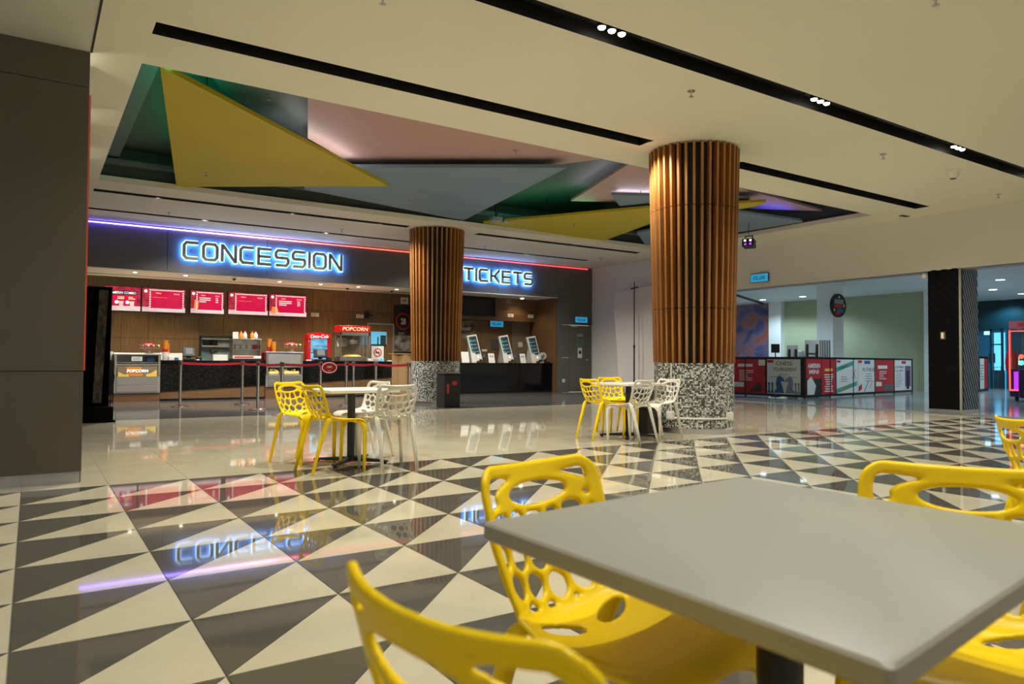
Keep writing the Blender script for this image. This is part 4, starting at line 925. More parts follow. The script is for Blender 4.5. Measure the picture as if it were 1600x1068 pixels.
# ---- ticket bay
YT = 20.2; X0, X1 = 10.3, 14.14
tb = link('wall_tickets', MB().box(X0-.3, 15.5, YT+.02, YT+.12, 0, 3.2).mesh('wall_tickets', 'black')); tag(tb, 'rear wall of the ticket bay in timber and taupe', 'wall', kind='structure')
xt = at(800, 540, Y=YT).x
for k in range(5):
    x0_ = X0+(xt-X0)*k/5; part('timber_panel', MB().box(x0_+.002, X0+(xt-X0)*(k+1)/5-.002, YT, YT+.02, 0, 2.30, .002), 'wood_wall', tb)
part('taupe_panel', MB().box(xt, 15.4, YT, YT+.02, 0, 2.30), 'taupe', tb)
for k in range(4): part('bulkhead_board', MB().box(X0, 14.10, YT-.30, YT, 2.30+.19*k+.002, 2.30+.19*(k+1)-.002, .002), 'wood_h', tb)
part('side_panel', MB().box(14.10, 14.17, YB+.045, YT+.02, 0, 3.06), 'wood_h', tb)
ts = link('trim_3', MB().box(9.9, 14.165, YB+.02, YT+.05, 3.045, 3.09).mesh('trim_3', 'ceil')); tag(ts, 'cream soffit of the ticket bay', 'soffit', kind='structure')
part('edge_bead', MB().box(10.3, 14.16, YB-.004, YB+.02, 3.035, 3.052), 'ceil', ts)
t0 = thing('bay_downlight', 'small downlight inside the ticket bay soffit', 'downlight', (13.3, 19.5, 3.04)); part('lens', MB().cyl((13.3, 19.5), .05, .05, 3.025, 3.045, 14), 'lamp_warm', t0); spot(t0, (13.3, 19.5, 3.02), 30, (1, .8, .52), 130, .6, .04)
t = thing('ticket_counter', 'glossy black ticket counter under the three kiosks', 'counter', (12.3, YC+.3, 0))
part('top', MB().box(10.31, 14.09, YC-.03, 19.6, .90, .94, .005), 'black_gloss', t)
for k in range(4): part('front_panel', MB().box(10.31+.945*k, 10.31+.945*(k+1)-.003, YC, YC+.03, .06, .90, .002), 'black_gloss', t)
part('kick_board', MB().box(10.31, 14.09, YC+.03, YC+.05, 0, .06), 'black', t); part('carcass', MB().box(10.33, 14.07, YC+.05, 19.55, .0, .90), 'charcoal', t)
v0, v1 = at(706, 458, Y=YT-.36), at(774, 497, Y=YT-.36)
t = thing('wall_television', 'large switched off television over the ticket kiosks', 'television', ((v0.x+v1.x)/2, YT-.36, v1.z))
zz0, zz1 = v1.z+.05, v1.z+.05+.72
part('casing', MB().box(v0.x, v1.x, YT-.38, YT-.33, zz0, zz1, .006), 'black_metal', t); part('screen', MB().box(v0.x+.02, v1.x-.02, YT-.382, YT-.38, zz0+.02, zz1-.02), 'screen_off', t); part('bracket', MB().box((v0.x+v1.x)/2-.2, (v0.x+v1.x)/2+.2, YT-.33, YT-.30, zz0+.2, zz1-.2), 'black_metal', t)
sockets(797.5, 492.5, YT-.30, 2, 'double white socket beside the television'); sockets(829, 494, YT-.30, 2, 'double white socket at the far end of ticket bulkhead')
def kiosk(px0, px1, pyt, label):
    y = YC+.15; z0 = .942; x0, x1 = at(px0, 560, Y=y).x, at(px1, 560, Y=y).x
    zt = at((px0+px1)/2, pyt, Y=y).z; w_ = .36; x = x1-w_/2+.02
    t = thing('ticket_kiosk', label, 'kiosk', (x, y, z0), group='ticket kiosks')
    h = zt-z0; lean = .10
    T = Matrix.Translation((x, y, z0)) @ Matrix.Rotation(radians(-12), 4, 'X') @ Matrix.Rotation(radians(-9), 4, 'Y')
    part('housing', MB().box(-w_/2, w_/2, -.02, .06, .045, h, .014, T), 'kiosk_white', t)
    sc = part('screen', MB().box(-w_/2+.045, w_/2-.045, -.024, -.02, h*.30, h-.05, .0, T), 'kiosk_scr', t)
    q = MB()
    for k in range(4): q.box(-w_/2+.06, -w_/2+.11, -.027, -.024, h*.36+.115*k, h*.36+.115*k+.07, 0, T)
    part('picture_tiles', q, 'ink_teal', sc)
    q = MB()
    for k in range(4): q.box(-w_/2+.13, w_/2-.09, -.027, -.024, h*.36+.115*k+.02, h*.36+.115*k+.028, 0, T)
    part('text_rows', q, 'ink_white', sc)
    part('printer_slot', MB().box(w_/2-.12, w_/2-.03, -.026, -.02, .03, .09, .0, T), 'black', t); part('scanner', MB().box(.02, .06, -.026, -.02, h*.17, h*.23, .0, T), 'lit_white', t)
    part('logo_print', MB().box(-w_/2+.04, -w_/2+.14, -.023, -.02, h*.2, h*.215, .0, T), 'ink_blue', t)
    part('stand', MB().prism([(y-.05, z0), (y+.32, z0), (y+.32, z0+.03), (y+.2, z0+h*.55), (y+.08, z0+h*.5)], x-w_/2-.06, x-w_/2+.10, 'x'), 'kiosk_white', t)
    part('card_terminal', MB().box(x+w_/2-.0, x+w_/2+.06, y-.02, y+.03, z0+.15, z0+.25, .01), 'ink_blue', t); part('terminal_arm', MB().tube([(x+w_/2+.03, y+.02, z0), (x+w_/2+.03, y+.02, z0+.16)], .01, 6), 'black', t)
kiosk(734, 754, 521.5, 'ticket kiosk closest to the rear column'); kiosk(781, 803, 522.5, 'middle ticket kiosk under the cyan exit sign'); kiosk(823, 846, 524, 'ticket kiosk at the far end of the counter')
for px, w_, lab in ((769, .22, 'white leaflet with pictures between first and middle kiosks'), (818, .20, 'white leaflet with pictures in front of the last kiosk'), (728, .26, 'plain pale sheet board beside the first kiosk')):
    y = YC+.1; x = at(px, 560, Y=y).x; T = Matrix.Translation((x, y, .94)) @ Matrix.Rotation(radians(-14), 4, 'X')
    t = thing('counter_leaflet', lab, 'leaflet', (x, y, .94)); part('sheet', MB().box(-w_/2, w_/2, 0, .012, 0, .30 if px != 728 else .34, 0, T), 'paper', t)
    if px != 728: part('pictures', MB().box(-w_*.3, -w_*.05, -.003, 0, .17, .24, 0, T).box(w_*.08, w_*.3, -.003, 0, .17, .24, 0, T).box(-w_*.3, w_*.2, -.003, 0, .05, .06, 0, T), 'ink_grey', t)
def exit_sign(c, right, label, w_=.52, h=.2):
    n_ = Vector(right).cross(Vector((0, 0, 1))); t = thing('exit_sign', label, 'exit sign', Vector(c)-Vector((0, 0, h/2)))
    part('case', slab(MB(), c, w_+.03, h+.03, right, t=.03), 'ink_blue', t); fc = part('lit_face', slab(MB(), c, w_, h, right, t=.004, lift=.03), 'exit_blue', t)
    part('lettering', write(MB(), 'KELUAR', Vector(c), w_*.72, h*.52, right, lift=.034, bold=.015), 'ink_blue', fc)
    part('hanging_rod', MB().cyl((c[0]-n_.x*-.015, c[1]-n_.y*-.015), .006, .006, c[2]+h/2, c[2]+h/2+.08, 6), 'steel', t)
v = at(775.5, 506, Y=YT-.04); exit_sign((v.x, YT-.04, v.z), (1, 0, 0), 'cyan KELUAR exit sign behind the ticket kiosks', .5, .18)
v = at(907.5, 499.5, Y=YB-.035); exit_sign((v.x, YB-.035, v.z), (1, 0, 0), 'cyan KELUAR exit sign above the grey door', .5, .18)
v = at(1187.5, 434, X=XR-.035); exit_sign((XR-.035, v.y, v.z), (0, -1, 0), 'cyan KELUAR exit sign on the white wall by the column', .52, .2)
v = at(728, 512, Y=YT-.005); t = thing('film_poster', 'dark film poster behind the first ticket kiosk', 'poster', (v.x, YT, v.z-.2))
part('sheet', MB().box(v.x-.35, v.x+.3, YT-.006, YT, v.z-.35, v.z+.25), noisy('brown photo print', (.02, .014, .01), (.28, .20, .14), 6, .5), t); part('small_print', lines(MB(), (v.x, YT-.006, v.z-.03), .4, .1, 2, (1, 0, 0), align=1), 'ink_white', t)
for px, py, w_, h, lab in ((813, 538, .18, .17, 'white paper on the taupe wall behind the middle kiosk'), (846.5, 527, .17, .34, 'white sheet in a pair on taupe wall, nearer the kiosks'), (855, 526.5, .16, .36, 'white sheet in a pair on taupe wall, nearer the corner'), (757, 547, .2, .07, 'small white tag beside the first kiosk')):
    v = at(px, py, Y=YT-.004); single('wall_paper', MB().box(v.x-w_/2, v.x+w_/2, YT-.006, YT, v.z-h/2, v.z+h/2), 'paper', lab, 'paper')
v = at(773, 538, Y=YT-.01); single('grey_board', MB().box(v.x-.12, v.x+.14, YT-.015, YT, v.z-.17, v.z+.17, .003), 'charcoal', 'dark green grey board on timber behind middle kiosk', 'board')
y = YC+.36; v = at(848, 556, Y=y)
t = thing('desk_fan', 'white desk fan with cables on the ticket counter end', 'fan', (v.x, y, .94))
part('base', MB().lathe((v.x, y, .94), [(.09, 0), (.09, .015), (.02, .04), (.02, .14)], 16), 'paper', t, True); part('guard', MB().cyl((1.17, v.x), .12, .12, y-.05, y+.03, 18, axis='y'), 'kiosk_white', t); part('hub', MB().cyl((1.17, v.x), .03, .03, y-.06, y-.05, 12, axis='y'), 'ink', t)
part('cable', MB().tube([(v.x+.1, y-.02, 1.26), (v.x+.15, y-.03, 1.1), (v.x+.12, y-.03, .95)], .012, 6), 'black', t)
v = at(861, 559, Y=y); single('yellow_tape', MB().lathe((v.x-.02, y-.17, .98), [(.05, 0), (.068, 0), (.068, .07), (.05, .07)], 16), 'ink_yellow', 'roll of cream yellow tape on a black tray', 'tape roll')
v = at(858, 566, Y=y); single('black_tray', MB().box(v.x-.28, v.x+.10, y-.24, y-.1, .94, .98, .006), 'black', 'black tray at the far end of ticket counter', 'tray')
# things on the grey door and panel
v = at(906, 523.5, Y=YB); t = thing('switch_row', 'row of three small pale switches on the grey door', 'switch', (v.x, YB, v.z-.05))
for k in (-1, 0, 1): part('switch', MB().box(v.x+k*.09-.035, v.x+k*.09+.035, YB-.012, YB+.005, v.z-.045, v.z+.045, .003), 'steel_grey', t)
v = at(906, 535, Y=YB); single('green_notice', MB().box(v.x-.19, v.x+.19, YB-.008, YB+.005, v.z-.14, v.z+.14), mat('faded green print', (.09, .15, .12), .5), 'faded green notice on the grey door', 'notice')
v = at(906, 551, Y=YB); t = thing('door_sticker', 'white sheet with a black round symbol on the grey door', 'notice', (v.x, YB, v.z-.17)); part('sheet', MB().box(v.x-.085, v.x+.085, YB-.007, YB+.005, v.z-.17, v.z+.17), 'paper', t); part('symbol', MB().cyl((v.z+.02, v.x), .06, .06, YB-.010, YB-.007, 14, axis='y'), 'ink', t)
sockets(880.5, 594.5, YB, 1, 'single white socket low beside the ticket counter')

# ================================================================== RIGHT WALL, OPENINGS, BLACK PILLAR
Y_J = at(1140, 500, X=XR).y     # jamb hidden behind the front column
wr = link('wall_right', MB().box(XR, XR+.3, 13.9, YB+.2, 0, ZC).box(XR, XR+.3, -3, 13.9, 2.95, ZC).mesh('wall_right', 'wall_white')); tag(wr, 'cream white wall with a long beam over the openings', 'wall', kind='structure')
part('beam_bead', MB().box(XR-.012, XR, -3, 13.9, 2.93, 2.975), 'wall_white', wr); part('shutter_track', MB().box(XR+.05, XR+.28, -3, 13.9, 2.90, 2.95), 'steel_grey', wr)
y0, y1 = at(1501, 560, X=XR-.02).y, at(1450, 560, X=XR-.02).y
p0 = (XR-.02, y0, 0)
pl = thing('black_pillar', 'square black pillar with diagonal ribs under the white beam', 'pillar', ((XR+.4), (y0+y1)/2, 0), kind='thing')
XE = at(1530, 560, Y=y0).x
part('core', MB().box(XR, XE-.02, y0+.02, y1, .05, 2.945), 'pillar_dark', pl); part('skirting', MB().box(XR-.01, XE, y0+.01, y1, 0, .07), 'steel_grey', pl)
def ribs(face):
    w0 = (y1-y0-.03) if face == 'x' else (XE-XR-.13); run, step = (w0*1.0, .20) if face == 'x' else (1.35, .20)
    for k in range(-10, 20):
        zb = k*step; q = [(0., zb+run), (0., zb+run+step*.5), (w0, zb+step*.5), (w0, zb)]; out = []
        for lim, sg in ((.08, 1), (2.94, -1)):                  # clip to the height of the pillar
            out = []
            for i in range(len(q)):
                a_, b_ = q[i], q[(i+1) % len(q)]; ia, ib = sg*(a_[1]-lim) >= 0, sg*(b_[1]-lim) >= 0
                if ia: out.append(a_)
                if ia != ib:
                    u_ = (lim-a_[1])/(b_[1]-a_[1]); out.append((a_[0]+(b_[0]-a_[0])*u_, lim))
            q = out
            if len(q) < 3: break
        if len(q) < 3: continue
        if face == 'x': part('rib', MB().prism([(y1-a_-.005, z_) for a_, z_ in q], XR-.014, XR, 'x'), 'pillar_dark', pl)
        else: part('rib', MB().prism([(XR+.11+a_, z_) for a_, z_ in q], y0+.004, y0+.02, 'y'), 'pillar_rib', pl)
ribs('x'); ribs('y')
part('corner_strip', MB().box(XR-.022, XR+.02, y0-.012, y0+.025, .0, 2.945, .003), 'table_edge', pl)
v = at(1473, 524, X=XR-.03); part('switch_plate', MB().box(XR-.03, XR-.015, v.y-.05, v.y+.05, v.z-.08, v.z+.08, .003), 'wood_wall', pl); part('switch', MB().box(XR-.036, XR-.03, v.y-.02, v.y+.03, v.z-.06, v.z+.06, .002), 'paper', pl)
v = at(1443, 430, X=XR-.1)
t = thing('beam_sensor', 'small pale sensor hung below the beam at the pillar', 'sensor', (XR-.06, v.y, v.z)); part('bracket', MB().box(XR-.08, XR, v.y-.02, v.y+.02, v.z, v.z+.05), 'paper', t); part('head', MB().lathe((XR-.07, v.y, v.z-.07), [(.03, 0), (.06, .03), (.05, .08)], 14), 'paper', t, True)
# disco light
v = at(1170, 380, Y=10.6); t = thing('disco_light', 'black hanging disco light with four lit violet lenses', 'stage light', v)
ax = (v-Vector((0, 0, EYE))).normalized(); T = Matrix.Translation(v) @ Matrix.Rotation(-atan2(ax.x, ax.y)-.25, 4, 'Z') @ Matrix.Rotation(radians(-8), 4, 'X')
part('body', MB().box(-.13, .13, -.10, .14, -.09, .09, .015, T), 'black_metal', t)
k_ = 0
for (xx, zz, m) in ((-.06, .04, 'lit_white'), (.06, .04, 'lit_white'), (-.05, -.045, 'violet_lit'), (.06, -.04, 'violet_lit')): part('lens', MB().box(xx-.026, xx+.026, -.112, -.10, zz-.024, zz+.024, .004, T), m, t)
part('bracket', MB().box(-.09, -.07, -.01, .01, .09, .17, 0, T).box(.07, .09, -.01, .01, .09, .17, 0, T).box(-.09, .09, -.01, .01, .16, .18, 0, T), 'black_metal', t); part('cable', MB().cyl((v.x, v.y), .006, .006, v.z+.17, ZC+.6, 6), 'black', t)
# white banner and its stand
xb_ = 15.1
ya, yb_ = at(962, 520, X=xb_).y, at(1030, 520, X=xb_).y
t = thing('white_banner', 'white fabric backdrop hung by the white wall', 'banner', (xb_, (ya+yb_)/2, .2))
q = MB(); nx, nz = 24, 12; vs = []; fs = []
for j in range(nz+1):
    for i in range(nx+1):
        u_ = i/nx; w_ = j/nz; yy_ = ya-(ya-yb_)*u_-.14*(1-w_)*(1-u_)*1.0+0*w_
        vs.append((xb_+.03*sin(u_*7)*(1-.5*w_)+.02*sin(w_*5), yy_+.10*w_*(1-u_), .18+(3.10+.14*u_-.18)*w_))
for j in range(nz):
    for i in range(nx): fs.append((j*(nx+1)+i, (j+1)*(nx+1)+i, (j+1)*(nx+1)+i+1, j*(nx+1)+i+1))
part('cloth', q.add(vs, fs), 'banner', t, 'all'); part('hem_bar', MB().tube([(xb_, ya+.08, 3.11), (xb_, yb_, 3.25)], .014, 8), 'paper', t)
for k in (-1, 1): part('foot', MB().box(xb_-.02, xb_+.02, (ya+yb_)/2+k*.6-.02, (ya+yb_)/2+k*.6+.02, 0, .2), 'black_metal', t)
ys_ = at(991, 520, X=14.85).y; zt_ = at(991, 440, X=14.85).z
t = thing('backdrop_stand', 'thin black telescopic stand in front of the white backdrop', 'stand', (14.85, ys_, 0))
part('lower_tube', MB().cyl((14.85, ys_), .022, .022, .12, 1.45, 10), 'black_metal', t, True); part('upper_tube', MB().cyl((14.85, ys_), .016, .016, 1.45, zt_, 10), 'black_metal', t, True); part('collar', MB().cyl((14.85, ys_), .032, .032, 1.40, 1.50, 10), 'black_metal', t, True)
part('cross_clamp', MB().tube([(14.85, ys_+.14, zt_-.2), (14.85, ys_-.14, zt_-.17)], .022, 8), 'black_metal', t)
for k in range(3):
    aa = 2*pi*k/3+.4; part('leg', MB().tube([(14.85, ys_, .45), (14.85+.3*cos(aa), ys_+.3*sin(aa), .012)], .011, 7), 'black_metal', t)

# ================================================================== COLUMNS
def column(cx, cy, label, n=36, boxes=False):
    t = thing('slatted_column', label, 'column', (cx, cy, 0), kind='thing'); RB, RT, Z0 = .570, .655, .985
    part('steel_skirting', MB().lathe((0, 0, 0), [(.582, 0), (.582, .07), (.575, .075)], 48), 'steel', t, True, local=True)
    part('mosaic_base', MB().lathe((0, 0, 0), [(RB, .07), (RB, Z0), (RB-.05, Z0)], 64), 'mosaic', t, True, local=True)
    part('dark_core', MB().lathe((0, 0, 0), [(.475, Z0), (.53, ZC)], 40), 'black', t, True, local=True)
    tiers = [(Z0+.004, 1.755), (1.765, 3.195), (3.205, ZC-.012)]
    for z0, z1 in tiers:
        r0, r1 = RB+.012+(RT-RB-.012)*(z0-Z0)/(ZC-Z0), RB+.012+(RT-RB-.012)*(z1-Z0)/(ZC-Z0); hw = .0165
        me = MB(); me.add([(r0, -hw, z0), (r0, hw, z0), (r0-.10, hw, z0), (r0-.10, -hw, z0), (r1, -hw, z1), (r1, hw, z1), (r1-.10, hw, z1), (r1-.10, -hw, z1)], [(0, 3, 2, 1), (4, 5, 6, 7), (0, 1, 5, 4), (1, 2, 6, 5), (2, 3, 7, 6), (3, 0, 4, 7)])
        mesh = me.mesh('slat', 'wood_slat')
        for k in range(n):
            o = link('slat', mesh, t); o.rotation_euler = (0, 0, 2*pi*(k+.3)/n)
    return t
c1 = column(8.03, 15.4, 'timber slatted column between the concession and ticket signs')
c2 = column(8.12, 7.42, 'timber slatted column with bare mosaic base beside the far table')
# socket boxes and cable duct round the front column's base
def around(px, z, r=.575):
    b_ = Vector((c2.location.x, c2.location.y)); rr = ray(px, 600); d2_ = Vector((rr.x, rr.y)).normalized(); k = b_.dot(d2_); h2 = b_.length_squared-k*k
    p = d2_*(k-math.sqrt(max(0, r*r-h2))); return atan2(p.y-b_.y, p.x-b_.x)
for px, lab in ((1049, 'box'), (1138, 'box')):
    a_ = around(px, .2); T = Matrix.Rotation(a_, 4, 'Z')
    bx = part('socket_box', MB().box(.565, .625, -.055, .055, .19, .30, .006, T), 'paper', c2, local=True); part('socket_face', MB().box(.625, .63, -.035, .035, .21, .28, .002, T), 'ink_white', bx, local=True)
a0_, a1_ = around(1049, .2), around(1138, .2)
part('cable_duct', MB().tube([(.578*cos(a0_+(a1_-a0_)*k/12), .578*sin(a0_+(a1_-a0_)*k/12), .215) for k in range(13)], .014, 7), 'paper', c2, True, local=True)
part('cable_drop', MB().tube([(.58*cos(a0_), .58*sin(a0_), .3), (.58*cos(a0_), .58*sin(a0_), .985)], .010, 7), 'paper', c2, True, local=True)
# bins
v = at(701, 632, Z=0); bx_, by_ = v.x*.955, v.y*.955
t = thing('litter_bin', 'black square litter bin with red marks by the rear column', 'bin', (bx_, by_, 0))
part('body', MB().box(bx_-.20, bx_+.18, by_-.19, by_+.19, .0, .70, .012), 'black', t); part('lid', MB().box(bx_-.21, bx_+.19, by_-.2, by_+.2, .70, .74, .01), 'black_metal', t)
part('red_label', MB().box(bx_-.15, bx_-.10, by_-.197, by_-.19, .30, .50), 'ink_red', t); part('red_emblem', MB().box(bx_-.02, bx_+.09, by_-.196, by_-.19, .48, .56), 'ink_red', t)
v = at(1014, 672, Z=0)
t = thing('black_bin', 'plain black bin box tucked between far table and column', 'bin', (7.30, 7.53, 0)); bx_, by_ = 7.30, 7.53
part('body', MB().box(bx_-.14, bx_+.14, by_-.14, by_+.14, 0, .34, .01), 'black', t); part('lid', MB().box(bx_-.145, bx_+.145, by_-.145, by_+.145, .34, .37, .008), 'black_metal', t)

# ================================================================== HALL BEYOND THE OPENING
XS, ZS = 27.0, 3.62
sc_ = link('ceiling_store', MB().box(XR+.3, 34, 4, 24, ZS, ZS+.1).mesh('ceiling_store', 'store_white')); tag(sc_, 'pale ceiling of the hall beyond the beam', 'ceiling', kind='structure')
ws = link('wall_store', MB().box(XS, XS+.1, 12.9, 24, 0, ZS).mesh('wall_store', 'green_wall')); tag(ws, 'sage green rear wall of the hall beyond the poster barrier', 'wall', kind='structure')
ym0, ym1 = at(1201, 520, X=XS).y, 23.9
part('mural', MB().box(XS-.03, XS, ym0, ym1, 0, at(1170, 474, X=XS).z), 'mural', ws, label='blue and red swirling mural print')
part('white_pier', MB().box(XS-.25, XS, at(1220, 520, X=XS-.25).y, at(1201, 520, X=XS-.25).y, 0, ZS), 'store_white', ws)
part('end_pier', MB().box(XS-.2, XS+.1, 12.3, at(1443.5, 520, X=XS-.2).y, 0, ZS), 'store_white', ws)
part('black_line', MB().tube([at(1148, 460, Z=ZS-.03), at(1192, 474, Z=ZS-.03)], .05, 6), 'black', ws)
yc = at(1301.5, 520, X=22.3).y; yl = at(1276.5, 520, X=22.3).y; xr_ = at(1318, 520, Y=yc).x
sp = link('pillar_store', MB().box(22.3, xr_, yc, yl, 0, ZS).mesh('pillar_store', 'store_white')); tag(sp, 'white square pillar carrying the round dark sign', 'pillar', kind='structure')
part('pillar_cap', MB().box(22.28, xr_+.02, yc-.02, yl+.02, ZS-.06, ZS), 'store_white', sp)
v = at(1310.5, 477, Y=yc-.06)
t = thing('round_sign', 'round dark badge sign with pale and red bands on the white pillar', 'sign', (v.x, yc-.03, v.z-.4)); rz_ = .395; rx_ = .42
def disc(r, y0, y1, m, nm): part(nm, MB().prism([(v.x+rx_*r*cos(2*pi*k/28), v.z+rz_*r*sin(2*pi*k/28)) for k in range(28)], y0, y1, 'y'), m, t)
disc(1, yc-.07, yc, 'black_metal', 'rim'); disc(.93, yc-.075, yc-.07, 'ink', 'board')
part('pale_band', slab(MB(), (v.x-.02, yc-.075, v.z+.13), .52, .15, (1, 0, 0), t=.003), 'ink_grey', t); part('red_band', slab(MB(), (v.x-.06, yc-.075, v.z-.02), .44, .12, (1, 0, 0), t=.003), 'ink_red', t); part('blue_patch', slab(MB(), (v.x+.05, yc-.075, v.z-.17), .36, .13, (1, 0, 0), t=.003), 'ink_blue', t); part('red_patch', slab(MB(), (v.x-.08, yc-.075, v.z-.28), .3, .1, (1, 0, 0), t=.003), 'ink_red', t)
for q_ in ((.0, .28), (.27, .0), (-.27, -.16)): part('gold_spot', MB().cyl((v.z+q_[1], v.x+q_[0]), .05, .05, yc-.079, yc-.075, 10, axis='y'), 'ink_yellow', t)
for p, lab in (((1192, 467.5), 'cool downlight over the mural corner of the hall'), ((1254, 462.5), 'cool downlight over the sage green wall niche'), ((1563, 436), 'cool downlight nearest the beam past the black pillar'), ((1551.5, 451.5), 'cool downlight further back past the black pillar'), ((1597, 458), 'cool downlight above the claw machine')):
    v = at(*p, Z=ZS)
    t = thing('hall_downlight', lab, 'downlight', (v.x, v.y, ZS), group='cool hall downlights'); part('trim_ring', MB().lathe((v.x, v.y, ZS-.02), [(.13, 0), (.16, .005), (.165, .02)], 20), 'paper', t, True); part('lens', MB().cyl((v.x, v.y), .125, .125, ZS-.024, ZS-.016, 18), 'lamp_cool', t)
    spot(t, (v.x, v.y, ZS-.04), STORE_W, STORE_COL, 150, .5, .12)
for p, lab in (((20, 10), 'cool downlight hidden behind the beam near the pillar'), ((19.5, 15.2), 'added cool downlight lighting the white pillar, hidden behind the beam')):  # out of sight; the one by the white pillar is added to light its face
    t = thing('hall_downlight', lab, 'downlight', (*p, ZS), group='cool hall downlights'); part('lens', MB().cyl(p, .125, .125, ZS-.024, ZS-.0, 18), 'lamp_cool', t); spot(t, (*p, ZS-.04), STORE_W, STORE_COL, 150, .5, .12)
# poster barrier
def board(p, q_, z0, z1, posters, label, posts=True):
    p = Vector((*p, 0)); q_ = Vector((*q_, 0)); d_ = (q_-p); Ln = d_.length; d_.normalize(); n_ = d_.cross(Vector((0, 0, 1)))
    t = thing('poster_barrier', label, 'barrier', p.lerp(q_, .5)); T = Matrix.Translation(p) @ Matrix((d_, -n_, Vector((0, 0, 1)))).transposed().to_4x4()
    part('top_rail', MB().box(0, Ln, -.02, .02, z1-.04, z1, 0, T), 'black_metal', t); part('bottom_rail', MB().box(0, Ln, -.02, .02, z0, z0+.07, 0, T), 'black_metal', t); part('backing', MB().box(0, Ln, .0, .012, z0+.07, z1-.04, 0, T), 'black', t)
    k = max(1, round(Ln/1.6))
    for i in range(k+1): part('upright', MB().box(Ln*i/k-.02, Ln*i/k+.02, -.02, .02, 0, z1, 0, T), 'black_metal', t)
    return t, T, Ln, d_
def poster(t, T, d_, x0, x1, z0, z1, bg):
    return part('poster', MB().box(x0, x1, -.012, -.004, z0, z1, 0, T), bg, t)
def onp(T, x, z): return T @ Vector((x, -.012, z))
C_ = at(1257, 590, D=20.3); C_ = (C_.x, C_.y); Lf_ = (17.75, 16.2)
t, T, Ln, d_ = board(Lf_, C_, .03, 1.17, None, 'black poster barrier with the CHESS TOURNAMENT poster')
def along(px, t_T):                                   # distance along the board for an image column
    o_, dd = t_T; rr = ray(px, 590); a_, b_ = rr.x, rr.y
    den = dd.x*b_-dd.y*a_; return (a_*o_[1]-b_*o_[0])/den
fx = lambda px: along(px, (Lf_, d_))
x0, x1 = fx(1146), fx(1196)
ps = poster(t, T, d_, x0, x1, .10, 1.10, 'ink_red'); w_ = x1-x0; xm = (x0+x1)/2
part('heading_print', lines(MB(), onp(T, xm-w_*.1, .92), w_*.5, .09, 1, d_, fill=.9), 'ink_white', ps); part('small_print', lines(MB(), onp(T, xm-w_*.08, .62), w_*.45, .34, 6, d_, seed=2, fill=.35), 'ink_white', ps)
part('white_box', slab(MB(), onp(T, x0+w_*.18, .34), w_*.32, .14, d_), 'ink_white', ps); part('white_tab', slab(MB(), onp(T, x1-w_*.1, 1.0), w_*.2, .17, d_), 'ink_white', ps)
part('shoe_picture', MB().add([onp(T, x0+w_*.5, .14)+Vector((0, 0, 0)), onp(T, x1-w_*.08, .14), onp(T, x1-w_*.1, .36), onp(T, x0+w_*.78, .44), onp(T, x0+w_*.62, .26)], [(0, 1, 2, 3, 4)]), 'pan_slate', ps)
x0, x1 = fx(1199), fx(1251); w_ = x1-x0; xm = (x0+x1)/2
ps = poster(t, T, d_, x0, x1, .10, 1.10, 'ink_white')
part('lettering', write(write(MB(), 'CHESS', onp(T, xm+w_*.02, .98), w_*.48, .11, d_), 'TOURNAMENT', onp(T, xm+w_*.05, .81), w_*.72, .10, d_), 'ink', ps)
part('small_print', lines(lines(MB(), onp(T, xm, .66), w_*.3, .04, 1, d_, align=1), onp(T, xm, .59), w_*.85, .03, 1, d_, align=1), 'ink_grey', ps); part('red_tab', slab(MB(), onp(T, x0+w_*.1, 1.04), w_*.18, .08, d_), 'ink_red', ps)
def chess(xc, s, m, flip):
    pts = [(-.30, 0), (.30, 0), (.26, .14), (.16, .22), (.20, .55), (.14, .86), (-.02, .98), (-.30, .78), (-.34, .62), (-.10, .66), (-.22, .30), (-.26, .14)]
    mb = MB(); mb.add([onp(T, xc+(-p[0] if flip else p[0])*s, .13+p[1]*s)+d_.cross(Vector((0, 0, 1)))*.003 for p in pts], [tuple(range(len(pts)))]); part('knight_picture', mb, m, ps)
chess(xm-w_*.13, .52, 'ink_blue', True); chess(xm+w_*.20, .50, 'pan_blue', False)
for k, dx in enumerate((-.44, -.34, .36, .45)): part('pawn_picture', MB().lathe(onp(T, xm+dx*w_, .13), [(.05, 0), (.02, .08), (.018, .22), (.035, .26), (.02, .30)], 8), 'ink_blue' if k < 2 else 'pan_blue', ps)
En = at(1425, 585, D=25.0); En = (En.x, En.y)
t, T, Ln, d_ = board(C_, En, .03, 1.17, None, 'long black poster barrier turning back beside the green wall')
fx = lambda px: along(px, (C_, d_))
x0, x1 = fx(1259), fx(1283); w_ = x1-x0; xm = (x0+x1)/2; ps = poster(t, T, d_, x0, x1, .08, 1.11, 'ink_red')
part('lettering', write(write(MB(), 'AMERIN', onp(T, xm, .92), w_*.8, .13, d_, bold=.03), 'MINI', onp(T, xm, .75), w_*.62, .12, d_, bold=.03), 'ink_white', ps)
part('dark_field', slab(MB(), onp(T, xm, .32), w_*.98, .46, d_), 'ink', ps); part('trainer_picture', MB().add([onp(T, x0+w_*.05, .1)+Vector((0, 0, .0)), onp(T, x0+w_*.5, .1), onp(T, x0+w_*.62, .35), onp(T, x0+w_*.3, .62), onp(T, x0+w_*.05, .5)], [(0, 1, 2, 3, 4)]), 'ink_white', ps)
for o_ in ps.children[-1:]: o_.location = o_.location+d_.cross(Vector((0, 0, 1)))*.008
x0, x1 = fx(1283.5), fx(1305); w_ = x1-x0; xm = (x0+x1)/2; ps = poster(t, T, d_, x0, x1, .08, 1.11, 'ink_red')
